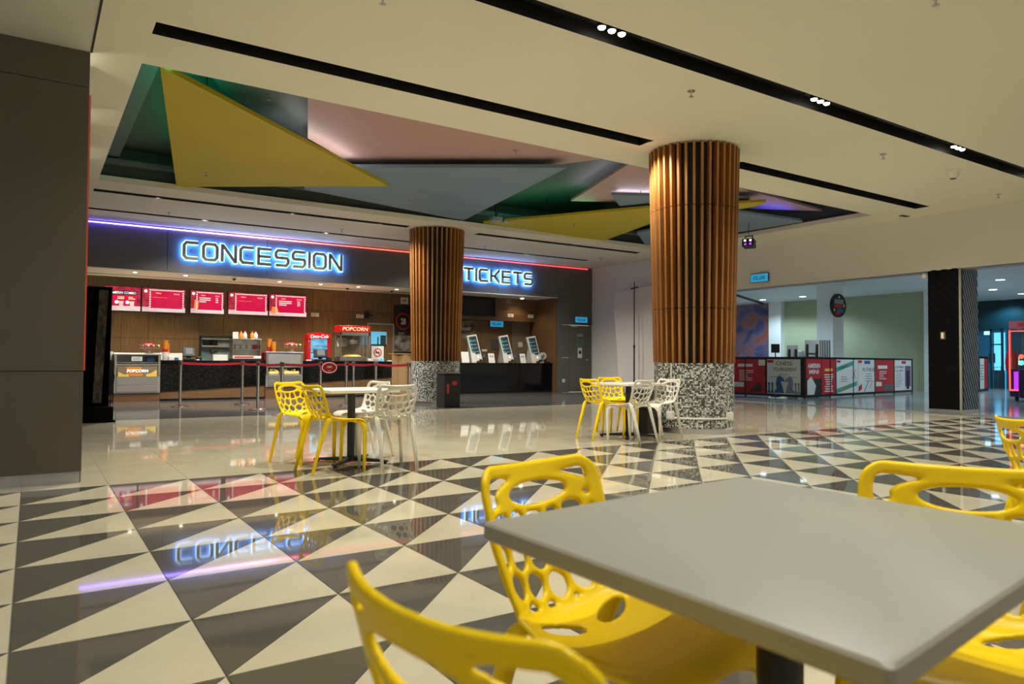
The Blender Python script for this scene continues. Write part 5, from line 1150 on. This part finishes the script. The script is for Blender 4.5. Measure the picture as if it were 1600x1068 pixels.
part('yellow_print', lines(MB(), onp(T, xm, .80), w_*.6, .1, 1, d_, fill=.8, align=1), 'ink_yellow', ps); part('price_print', lines(MB(), onp(T, xm, .42), w_*.7, .55, 8, d_, seed=6, fill=.45, align=1), 'ink_white', ps)
x0, x1 = fx(1306.5), fx(1340); w_ = x1-x0; ps = poster(t, T, d_, x0, x1, .08, 1.11, 'ink_white'); xm = (x0+x1)/2
def band(xa_, za_, xb2, zb2, h, m, nm): part(nm, MB().add([onp(T, xa_, za_)+d_.cross(Vector((0, 0, 1)))*.002, onp(T, xb2, zb2)+d_.cross(Vector((0, 0, 1)))*.002, onp(T, xb2, zb2+h)+d_.cross(Vector((0, 0, 1)))*.002, onp(T, xa_, za_+h)+d_.cross(Vector((0, 0, 1)))*.002], [(0, 1, 2, 3)]), m, ps)
band(x0, .74, x0+w_*.8, .95, .13, 'ink_teal', 'teal_band'); band(x0+w_*.12, .80, x0+w_*.55, .90, .07, 'ink_yellow', 'yellow_band'); band(x0, .10, x1-w_*.05, .32, .13, 'ink_teal', 'teal_band'); band(x0+w_*.2, .18, x0+w_*.7, .27, .07, 'ink_yellow', 'yellow_band')
part('small_print', lines(MB(), onp(T, x0+w_*.4, .52), w_*.4, .2, 3, d_, seed=3, fill=.35), 'ink_grey', ps); band(x1-w_*.3, .5, x1-w_*.12, .78, .03, 'ink', 'player_picture'); band(x1-w_*.25, .75, x1-w_*.1, .5, .04, 'ink', 'player_picture'); part('red_tab', slab(MB(), onp(T, x0+w_*.1, 1.05), w_*.16, .07, d_), 'ink_red', ps)
x0, x1 = fx(1340.5), fx(1367); w_ = x1-x0; ps = poster(t, T, d_, x0, x1, .08, 1.11, 'ink_white'); xm = (x0+x1)/2
part('lettering', write(MB(), 'FUTBOL', onp(T, xm+w_*.12, .80), w_*.72, .11, d_), 'ink', ps); part('small_print', lines(MB(), onp(T, xm+w_*.1, .56), w_*.5, .3, 4, d_, seed=3, fill=.3, align=1), 'ink_grey', ps)
band(x0+w_*.35, .98, x0+w_*.7, .98, .1, 'ink_blue', 'blue_mark'); band(x0+w_*.35, .10, x0+w_*.6, .42, .06, 'ink_blue', 'player_picture'); band(x0+w_*.65, .2, x0+w_*.85, .42, .05, 'orange', 'player_picture'); band(x0+w_*.02, .12, x0+w_*.2, .2, .16, 'ink_red', 'player_picture'); part('red_tab', slab(MB(), onp(T, x0+w_*.1, 1.05), w_*.2, .08, d_), 'ink_red', ps)
x0, x1 = fx(1367.5), fx(1396); w_ = x1-x0; ps = poster(t, T, d_, x0, x1, .08, 1.11, 'ink_red'); xm = (x0+x1)/2
part('heading_print', lines(MB(), onp(T, xm-w_*.1, .88), w_*.55, .12, 1, d_, fill=.9), 'ink_white', ps); part('small_print', lines(MB(), onp(T, xm-w_*.1, .62), w_*.4, .3, 5, d_, seed=2, fill=.35), 'ink_white', ps); part('white_box', slab(MB(), onp(T, x0+w_*.17, .34), w_*.3, .14, d_), 'ink_white', ps); band(x0+w_*.45, .12, x1-w_*.05, .12, .2, 'pan_slate', 'shoe_picture')
x0, x1 = fx(1396.5), fx(1423.5); w_ = x1-x0; ps = poster(t, T, d_, x0, x1, .08, 1.11, 'ink_white'); xm = (x0+x1)/2
part('lettering', write(write(MB(), 'ZUMBA', onp(T, x0+w_*.31, .88), w_*.5, .075, d_), 'GLAM', onp(T, x0+w_*.28, .76), w_*.42, .075, d_), 'ink', ps); part('small_print', lines(MB(), onp(T, x0+w_*.28, .45), w_*.38, .48, 7, d_, seed=5, fill=.3), 'ink_grey', ps)
band(x1-w_*.38, .22, x1-w_*.04, .22, .70, 'ink_purple', 'purple_picture'); band(x1-w_*.30, .14, x1-w_*.14, .14, .62, 'ink', 'dancer_picture')
for o_ in ps.children[-1:]: o_.location = o_.location+d_.cross(Vector((0, 0, 1)))*.003
part('red_tab', slab(MB(), onp(T, xm+w_*.05, 1.04), w_*.24, .09, d_), 'ink_red', ps)
P0, P1 = at(1426, 585, D=28), at(1449, 585, D=28.6)
t, T, Ln, d_ = board((P0.x, P0.y), (P1.x, P1.y), .02, 1.2, None, 'short separate poster barrier set back by the pillar')
ps = poster(t, T, d_, .06, Ln-.08, .10, 1.13, 'ink_red'); part('heading_print', lines(MB(), onp(T, Ln*.5, .9), Ln*.6, .1, 1, d_, fill=.9), 'ink_white', ps); part('small_print', lines(MB(), onp(T, Ln*.5, .6), Ln*.5, .3, 5, d_, seed=2, fill=.35), 'ink_white', ps); part('white_box', slab(MB(), onp(T, Ln*.36, .3), Ln*.5, .16, d_), 'ink_white', ps)
P0, P1 = at(1530, 585, D=26), at(1543, 585, D=27)
t, T, Ln, d_ = board((P0.x, P0.y), (P1.x, P1.y), .02, 1.28, None, 'narrow poster stand seen past the black pillar')
ps = poster(t, T, d_, .02, Ln*.55, .10, 1.2, 'ink_white'); ps2 = poster(t, T, d_, Ln*.55, Ln-.03, .10, 1.2, 'ink_red'); part('small_print', lines(MB(), onp(T, Ln*.3, .7), Ln*.4, .6, 6, d_, seed=2, fill=.35), 'ink_grey', ps)
# folded tables and props behind the barrier
def folded(px0, px1, pyt, D, label):
    p, q_ = at(px0, 555, D=D), at(px1, 555, D=D); d_ = (Vector((q_.x, q_.y, 0))-Vector((p.x, p.y, 0))); Ln = d_.length; d_.normalize(); n_ = d_.cross(Vector((0, 0, 1))); zt = at((px0+px1)/2, pyt, D=D).z
    t = thing('folded_table', label, 'folding table', (p.x, p.y, 0)); T = Matrix.Translation((p.x, p.y, 0)) @ Matrix((d_, -n_, Vector((0, 0, 1)))).transposed().to_4x4()
    part('table_top', MB().box(0, Ln, 0, .04, 0, zt, .006, T), 'store_white', t)
    for xx in (.04, Ln-.09): part('leg', MB().box(xx, xx+.05, -.04, 0, .1, zt-.12, 0, T), 'black_metal', t)
    part('brace', MB().box(.06, Ln-.06, -.035, -.005, zt-.55, zt-.5, 0, T).box(.06, Ln-.06, -.035, -.005, zt-.42, zt-.39, 0, T), 'black_metal', t)
folded(1230, 1247, 539, 22.0, 'small folded white table on end behind the chess poster'); folded(1258, 1280, 531, 22.0, 'taller folded white table on end beside the stacked panels'); folded(1437, 1452, 538, 27.5, 'folded white table on end half hidden by the pillar')
for k in range(5):  # thin grey panels stacked upright in a row
    p = at(1281.5+3.6*k, 555, D=22.3); zt = at(1290, 531, D=22.3).z
    single('grey_panel', MB().box(p.x-.01, p.x+.02, p.y-.03, p.y+.02, 0, zt, .004, None), 'steel_grey', ['upright grey panel in the row, nearest the folded tables', 'upright grey panel, second in the row by the white pillar', 'upright grey panel in the middle of the row of five', 'upright grey panel, fourth in the row by the white pillar', 'upright grey panel in the row, closest to the white pillar'][k], 'panel', 'stacked grey panels')
p = at(1211.5, 545, D=21.5); t = thing('small_hoop', 'small black board on a pole behind the chess poster', 'sign stand', (p.x, p.y, 0)); part('pole', MB().cyl((p.x, p.y), .015, .015, .02, 1.35, 8), 'black_metal', t); zt = at(1211, 544, D=21.5).z
part('board', MB().box(p.x-.12, p.x+.12, p.y-.012, p.y+.012, zt-.13, zt+.13, .006, Matrix.Translation((p.x, p.y, 0)) @ Matrix.Rotation(radians(-45), 4, 'Z') @ Matrix.Translation((-p.x, -p.y, 0))), 'black', t); part('foot', MB().cyl((p.x, p.y), .15, .15, 0, .02, 14), 'black_metal', t)
p = at(1253, 550, D=22.2); single('white_parcel', MB().box(p.x-.12, p.x+.12, p.y-.1, p.y+.1, 0, at(1253, 547, D=22.2).z, .04), 'store_white', 'small white sack between the folded tables', 'sack')

# far shopfront past the pillar
XF = 33.0
wf = link('wall_far', MB().box(XF, XF+.1, 4, 18, 2.45, ZS).box(XF, XF+.1, 4, at(1573, 520, X=XF).y, 0, 2.45).mesh('wall_far', 'teal_dark')); tag(wf, 'dark teal shopfront at the far end of the hall', 'wall', kind='structure')
w1 = link('window_1', MB().box(XF+.06, XF+.08, at(1573, 520, X=XF).y, 18, 0, 2.45).mesh('window_1', 'blue_glass')); tag(w1, 'blue lit glass shopfront doors at the far end', 'window', kind='structure')
yd0, yd1 = at(1571, 520, X=XF+.3).y, at(1554, 520, X=XF+.3).y
part('bright_doorway', MB().box(XF+.25, XF+.28, yd0, yd1, .0, 2.3), 'day_blue', w1)
part('mullion', MB().box(XF, XF+.06, yd1-.02, yd1+.05, 0, 2.45), 'teal_dark', w1); part('mullion', MB().box(XF, XF+.06, yd0-.03, yd0+.05, 0, 2.45), 'teal_dark', w1); part('transom', MB().box(XF, XF+.06, yd0, 18, 2.36, 2.45), 'teal_dark', w1); part('transom', MB().box(XF+.0, XF+.06, yd0, yd1, 1.78, 1.83), 'teal_dark', w1)
part('hand_rail', MB().tube([(XF-.1, yd1-.0, .0), (XF-.1, yd1, .82), (XF-.1, yd0, .9), (XF-.1, yd0, 0)], .025, 8), 'teal_dark', w1)
part('counter_shape', MB().box(XF+.2, XF+.24, yd0+.35, yd0+.60, 1.05, 1.45).box(XF+.2, XF+.24, yd0, yd1, .0, .75), 'teal_steel', w1)
part('back_screen', MB().box(XF+.9, XF+1, 4, 18, 0, 3), mat('blue lit lobby wall', (.05, .26, .42), .5, emit=(.02, .16, .30), es=.25), w1)
part('sticker', MB().box(XF+.04, XF+.06, at(1541, 520, X=XF).y-.1, at(1541, 520, X=XF).y+.1, at(1541, 519, X=XF).z-.1, at(1541, 519, X=XF).z+.1), 'day_blue', w1)
t = thing('added_door_lamp', 'added cool lamp for the blue spill at the far doorway', 'lamp', (XF-.6, 13.3, ZS)); part('housing', MB().cyl((XF-.6, 13.3), .15, .15, ZS-.05, ZS, 16), 'paper', t); spot(t, (XF-.6, 13.3, ZS-.08), 120, (.25, .75, 1.0), 150, .5, .2)  # added lamp, stands in for blue light spilling from the glass doors
# claw machine
mx0, mx1, my0, my1 = 22.2, 23.1, 8.0, at(1576, 560, X=22.2).y
t = thing('claw_machine', 'pink and violet arcade claw machine with red neon frame', 'arcade machine', ((mx0+mx1)/2, (my0+my1)/2, 0)); zt = at(1585, 501, X=22.2).z
part('cabinet', MB().box(mx0+.03, mx1, my0, my1, .12, .86, .02), 'machine_body', t); part('control_shelf', MB().box(mx0-.22, mx0+.05, my0+.05, my1-.30, .1, .88, .04), 'machine_body', t)
part('header', MB().box(mx0-.05, mx1, my0, my1-.02, zt-.22, zt, .03), 'machine_pink', t); part('header_print', lines(MB(), (mx0-.051, my1-.5, zt-.11), .5, .12, 1, (0, -1, 0), fill=.8), 'ink_red', t)
for yy_ in (my0, my1-.07):
    for xx in (mx0, mx1-.07): part('corner_post', MB().box(xx, xx+.07, yy_, yy_+.07, .86, zt-.22, .01), 'machine_pink', t)
part('neon_tube', MB().tube([(mx0-.015, my1-.03, .3), (mx0-.015, my1-.03, zt-.28), (mx0-.015, my0, zt-.28)], .022, 8), 'neon_red', t); part('neon_tube', MB().tube([(mx0-.015, my1-.03, .3), (mx0-.015, my0, .3)], .022, 8), 'neon_red', t)
part('glass', MB().box(mx0+.02, mx0+.03, my0+.07, my1-.07, .9, zt-.24), 'glass', t); part('inner_back', MB().box(mx1-.1, mx1-.08, my0, my1, .86, zt-.22), 'pan_slate', t)
part('violet_panel', MB().box(mx0+.0, mx0+.03, my1-.32, my1-.12, .32, .80), 'violet_lit', t)
for dy, dz, m in ((-.28, .35, 'neon_red'), (-.28, .18, 'led_green')): part('lit_knob', MB().ball((mx0+.06, my1+dy, .86+dz), .06, 10, 6), m, t, True)
part('neon_loop', MB().tube([(mx0+.06, my1-.22, .98), (mx0+.06, my1-.22, 1.2), (mx0+.06, my1-.5, 1.26), (mx0+.06, my1-.8, 1.2)], .016, 6), 'lit_orange', t)
for k in range(3): part('plush_prize', MB().ball((mx0+.35+.1*k, my1-.35-.2*k, 1.0), .13, 10, 6), ['ink', 'red', 'pan_pink'][k], t, True)
part('red_paddle', MB().prism([(my1+.02+.22*cos(2*pi*k/16)*.6+.1, 1.05+.36*sin(2*pi*k/16)) for k in range(16)], mx0+.4, mx0+.5, 'x'), 'red', t)
for yy_ in (my1-.15, my0+.1): part('foot', MB().cyl((mx0+.1, yy_), .04, .05, 0, .12, 10), 'black', t)

# ================================================================== CAFE TABLES
def rounded_rect(cs, r, n=5):
    out = []
    for i in range(4):
        p, a_, b_ = Vector(cs[i]), Vector(cs[i-1]), Vector(cs[(i+1) % 4]); da, db = (a_-p).normalized(), (b_-p).normalized()
        p0, p1 = p+da*r, p+db*r
        for k in range(n+1):
            u_ = k/n; out.append(tuple(p0*(1-u_)**2+p*2*u_*(1-u_)+p1*u_**2))
    return out
def table(corners, zt, post, label, top_m, edge_m, foot_rot, foot_len=.38):
    cx, cy = post; t = thing('cafe_table', label, 'table', (cx, cy, 0))
    poly = rounded_rect(corners, .012); n = len(poly); th = .030; e = .004
    mb = MB(); ctr = Vector((sum(p[0] for p in poly)/n, sum(p[1] for p in poly)/n))
    def ring_(k, z): return [(ctr.x+(p[0]-ctr.x)*(1-k), ctr.y+(p[1]-ctr.y)*(1-k), z) for p in poly]
    rings = ring_(.010, zt-th)+ring_(0, zt-th+e)+ring_(0, zt-e)+ring_(.010, zt); vs = rings
    area = sum(poly[i][0]*poly[(i+1) % n][1]-poly[(i+1) % n][0]*poly[i][1] for i in range(n)); fs = []
    mb.cur = 1
    for k in range(3): fs += [(k*n+i, k*n+(i+1) % n, (k+1)*n+(i+1) % n, (k+1)*n+i) for i in range(n)]
    caps = [tuple(range(n))[::-1], tuple(range(3*n, 4*n))]
    if area < 0: fs = [f[::-1] for f in fs]; caps = [f[::-1] for f in caps]
    mb.add(vs, fs+caps[:1]); o_ = len(mb.v); mb.cur = 0; mb.f.append(caps[1]); mb.m.append(0)
    part('table_top', mb, [top_m, edge_m], t, True)
    part('mounting_plate', MB().box(cx-.2, cx+.2, cy-.2, cy+.2, zt-th-.012, zt-th, .003), 'black_metal', t)
    part('post', MB().cyl((cx, cy), .038, .038, .05, zt-th-.012, 24), 'black_metal', t, True)
    part('hub', MB().lathe((cx, cy, .02), [(.06, 0), (.06, .03), (.04, .045)], 20), 'black_metal', t, True)
    for k in range(4):
        a_ = foot_rot+pi/2*k; T = Matrix.Translation((cx, cy, 0)) @ Matrix.Rotation(a_, 4, 'Z')
        ft = part('foot', MB().add([T @ Vector(p) for p in ((.03, -.03, .02), (.03, .03, .02), (foot_len, .022, .018), (foot_len, -.022, .018), (.03, -.03, .06), (.03, .03, .06), (foot_len, .022, .034), (foot_len, -.022, .034))], [(0, 1, 2, 3), (7, 6, 5, 4), (0, 4, 5, 1), (1, 5, 6, 2), (2, 6, 7, 3), (3, 7, 4, 0)]), 'black_metal', t)
        p = T @ Vector((foot_len-.03, 0, 0)); part('glide', MB().cyl((p.x, p.y), .018, .02, 0, .019, 10), 'black', ft)
    return t
def square(cx, cy, h, a_): return [(cx+h*math.sqrt(2)*cos(a_+pi/4+pi/2*k), cy+h*math.sqrt(2)*sin(a_+pi/4+pi/2*k)) for k in range(4)]
ZTT = .72
Lc, Fc, Nc = at(753, 815, Z=ZTT), at(1396, 1043, Z=ZTT), at(1157, 744, Z=ZTT)
Lc, Fc, Nc = Vector(Lc.xy), Vector(Fc.xy), Vector(Nc.xy); Rc = Nc+(Fc-Lc)*.985
mid = (Lc+Rc)/2
table([tuple(Lc), tuple(Fc), tuple(Rc), tuple(Nc)], ZTT, (mid.x, mid.y), 'large grey topped cafe table closest to the camera', 'table', 'table_edge', radians(50))
table(square(2.62, 6.79, .35, radians(2)), ZTT, (2.62, 6.79), 'white topped cafe table with two yellow and two white chairs', 'table_white', 'table_white', radians(45))
table(square(6.65, 7.22, .35, radians(2)), ZTT, (6.65, 7.22), 'pale cafe table beside the slatted column', 'table_white', 'table_white', radians(45))

# ================================================================== CHAIRS
def chair_shell():
    ctrl = [(-.232, .775), (-.222, .735), (-.200, .660), (-.172, .580), (-.145, .515), (-.112, .474), (-.060, .458), (.02, .452), (.11, .455), (.18, .458), (.218, .450), (.240, .425), (.250, .390), (.255, .355)]
    P = np.array(ctrl); P = np.vstack([2*P[0]-P[1], P, 2*P[-1]-P[-2]]); pts = []
    for i in range(1, len(P)-2):
        for u in np.linspace(0, 1, 24, endpoint=False):
            p0, p1, p2, p3 = P[i-1], P[i], P[i+1], P[i+2]
            pts.append(.5*((2*p1)+(-p0+p2)*u+(2*p0-5*p1+4*p2-p3)*u**2+(-p0+3*p1-3*p2+p3)*u**3))
    pts.append(P[-2]); pts = np.array(pts); sl = np.r_[0, np.cumsum(np.hypot(*np.diff(pts, axis=0).T))]; Stot = sl[-1]
    s_at = lambda idx: sl[min(idx*24, len(sl)-1)]
    sB = s_at(5)                                        # where back turns into seat
    NS, NU = 128, 78
    s = np.linspace(0, Stot, NS+1); cy = np.interp(s, sl, pts[:, 0]); cz = np.interp(s, sl, pts[:, 1])
    iB = int(np.argmin(abs(s-sB)))
    ty, tz = np.gradient(cy, s), np.gradient(cz, s); nrm = np.stack([-tz, ty], 1); nrm /= np.linalg.norm(nrm, axis=1)[:, None]
    # nrm points towards the sitter: forward for the back, up for the seat
    w = np.interp(s, [0, .06, .16, sB*.85, sB, sB+.1, sB+.25, Stot], [.183, .196, .198, .182, .180, .196, .210, .215])
    lift = np.interp(s, [0, .1, sB*.9, sB+.06, sB+.2, sB+.30, Stot], [.050, .052, .050, .034, .020, .012, .0])
    un = np.linspace(-1, 1, NU+1); Sg, Ug = np.meshgrid(s, un, indexing='ij'); X = Ug*w[:, None]
    k = .0055; smin = lambda arr: -k*np.log(sum(np.exp(-np.clip(a_, -1, 1)/k) for a_ in arr))
    W = w[:, None]; dside = W-abs(X)
    # outline: rounded top corners, arched front apron
    r = .045; cxn = abs(X)-(W-r); cyn = r-Sg; corner = r-np.hypot(np.maximum(cxn, 0), np.maximum(cyn, 0)); dout = np.where((cxn > 0) & (cyn > 0), corner, np.minimum(dside, Sg))
    send = Stot-.012-.062*(1-np.clip(abs(X)/(W*.86), 0, 1)**3); dout = np.minimum(dout, send-Sg)
    holes_ = []
    ell = lambda ex, es, a_, b_, th=0.: (lambda xx, ss: (np.sqrt((xx/a_)**2+(ss/b_)**2)-1)*min(a_, b_)*(.55+.45*1))(( (X-ex)*cos(th)+(Sg-es)*sin(th)), (-(X-ex)*sin(th)+(Sg-es)*cos(th)))
    e0 = ell(-.014, .070, .092, .025); holes_.append(-e0)
    seeds = [(-.155, .068), (.140, .066), (-.168, .150), (-.108, .128), (-.050, .140), (.008, .128), (.066, .138), (.132, .130), (-.122, .200), (-.050, .212), (.026, .204), (.092, .196), (.165, .190), (-.165, .250), (-.088, .272), (-.012, .276), (.060, .262), (.132, .256), (-.145, .318), (-.050, .330), (.030, .326), (.100, .322), (.168, .312)]
    sd = np.array(seeds); D2 = np.stack([(X-a_)**2+(Sg-b_)**2 for a_, b_ in seeds]); near = np.argmin(D2, 0); d0 = np.take_along_axis(D2, near[None], 0)[0]
    acc = np.zeros_like(X)
    for i in range(len(seeds)):
        dist = np.hypot(sd[near][..., 0]-sd[i, 0], sd[near][..., 1]-sd[i, 1]); bis = np.where(near == i, 1., (D2[i]-d0)/(2*np.maximum(dist, 1e-6)))
        acc += np.exp(-np.clip(bis-.0078, -.5, 1)/k)
    for extra in (dout-.029, e0-.015, sB-.014-Sg): acc += np.exp(-np.clip(extra, -.5, 1)/k)
    holes_.append(-k*np.log(acc))
    for sgn in (-1, 1):
        holes_.append(-ell(sgn*.082, sB+.062, .056, .023, sgn*-.25)); holes_.append(-ell(sgn*.176, sB+.20, .0085, .075, sgn*.06))
    F = np.minimum(dout, -np.max(holes_, 0))
    T_, rr = .0060, .0050
    h = T_*np.sqrt(np.clip(1-(1-np.clip(F/rr, 0, 1))**2, 0, 1))
    lf = lift[:, None]*abs(Ug)**2.2
    PX, PY, PZ = X, cy[:, None]+nrm[:, 0:1]*lf, cz[:, None]+nrm[:, 1:2]*lf
    # true surface normals
    Pg = np.stack([PX, PY, PZ], -1); du = np.gradient(Pg, axis=1); ds = np.gradient(Pg, axis=0); Nn = np.cross(du, ds); Nn /= np.linalg.norm(Nn, axis=-1)[..., None]+1e-12
    sg_ = np.sign((Nn[..., 1]*nrm[:, 0:1]+Nn[..., 2]*nrm[:, 1:2]).mean()); Nn *= sg_
    F[np.abs(F) < 1e-6] = 1e-6
    def build(i0, i1):
        vid = {}; vs = []; fs = []
        def vert(key, p, n_, hh):
            if key not in vid:
                if hh < 1e-6: vs.append(p); vid[key] = (len(vs)-1, len(vs)-1)
                else: vs.append(p+n_*hh); vs.append(p-n_*hh); vid[key] = (len(vs)-2, len(vs)-1)
            return vid[key]
        def gv(i, j): return vert((i, j), Pg[i, j], Nn[i, j], h[i, j])
        def ev(i, j, i2, j2):
            a_, b_ = F[i, j], F[i2, j2]; u = a_/(a_-b_); key = tuple(sorted(((i, j), (i2, j2))))
            return vert(key, Pg[i, j]*(1-u)+Pg[i2, j2]*u, Nn[i, j], 0)
        for i in range(i0, i1):
            for j in range(NU):
                c = ((i, j), (i, j+1), (i+1, j+1), (i+1, j)); f = [F[q] > 0 for q in c]
                if not any(f): continue
                ring_ = []
                for a_ in range(4):
                    b_ = (a_+1) % 4
                    if f[a_]: ring_.append(gv(*c[a_]))
                    if f[a_] != f[b_]: ring_.append(ev(*c[a_], *c[b_]) if c[a_] < c[b_] else ev(*c[b_], *c[a_]))
                if len(ring_) < 3: continue
                for side in (0, 1):
                    poly = []
                    for r_ in ring_:
                        if not poly or poly[-1] != r_[side]: poly.append(r_[side])
                    if poly[0] == poly[-1]: poly.pop()
                    if len(set(poly)) >= 3: fs.append(tuple(poly) if (side == 0) ^ (sg_ < 0) else tuple(poly[::-1]))
        # close sheet edges that end with thickness on the left and right borders (h is zero there already)
        mb = MB(); mb.add(vs, fs); return mb
    return build(0, iB), build(iB, NS)
bk, st_ = chair_shell()
def chair_meshes(m):
    legs = []
    for sx in (-1, 1):
        q = MB().tube([(sx*.160, .150, .452), (sx*.186, .205, .440), (sx*.199, .232, .405), (sx*.204, .240, .34), (sx*.208, .236, .2), (sx*.212, .230, 0)], [.012, .019, .023, .021, .0175, .0135], 14, 1.0, (1, 0, 0)); legs.append(q.mesh('leg', m, 'all'))
        q = MB().tube([(sx*.166, -.078, .492), (sx*.168, -.097, .474), (sx*.167, -.116, .447), (sx*.163, -.140, .38), (sx*.163, -.187, .23), (sx*.166, -.252, 0)], [.012, .019, .0225, .021, .0175, .0135], 14, 1.0, (1, 0, 0)); legs.append(q.mesh('leg', m, 'all'))
    return bk.mesh('backrest', m, 'all'), st_.mesh('seat', m, 'all'), legs
CM = {m: chair_meshes(m) for m in ('yellow', 'white_pl')}
def chair(x, y, deg, m, label, group):
    t = thing('cafe_chair', label, 'chair', (x, y, 0), radians(deg)-pi/2, group)
    b_, s_, lg = CM[m]; link('seat', s_, t); link('backrest', b_, t)
    for l_ in lg: link('leg', l_, t)
    return t
G1, G2, G0 = 'chairs at the middle table', 'chairs at the table by the column', 'chairs at the nearest table'
def from_rear(x, y, deg): return x+.25*cos(radians(deg)), y+.25*sin(radians(deg))
chair(*from_rear(2.107, 7.28, -65), -65, 'yellow', 'yellow perforated chair at middle table, seat facing the camera', G1)
chair(*from_rear(2.014, 6.343, 9), 9, 'yellow', 'yellow perforated chair at middle table, its back to the camera', G1)
chair(*from_rear(2.78, 6.00, 88), 88, 'white_pl', 'white perforated chair at middle table, its back to the camera', G1)
chair(*from_rear(3.13, 7.17, 193), 193, 'white_pl', 'white perforated chair at the far side of middle table', G1)
chair(*from_rear(5.94, 7.27, 0), 0, 'yellow', 'yellow perforated chair with its back to the camera near column', G2)
chair(6.88, 7.73, -102, 'yellow', 'yellow perforated chair behind the table beside the column', G2)
chair(*from_rear(6.29, 6.46, 97), 97, 'white_pl', 'white perforated chair in front of the table beside the column', G2)
chair(*from_rear(7.077, 6.835, 184), 184, 'white_pl', 'white perforated chair against the mosaic base of column', G2)
chair(.985, 1.123, -76, 'yellow', 'yellow perforated chair tucked under the long edge of nearest table', G0)
chair(.517, .643, 9, 'yellow', 'yellow chair closest to the camera, only its curved top showing', G0)
chair(1.50, .685, 208, 'yellow', 'yellow perforated chair beyond the nearest grey table', G0)
chair(3.55, 1.23, -44, 'yellow', 'yellow perforated chair at the picture edge, apart from tables', None)
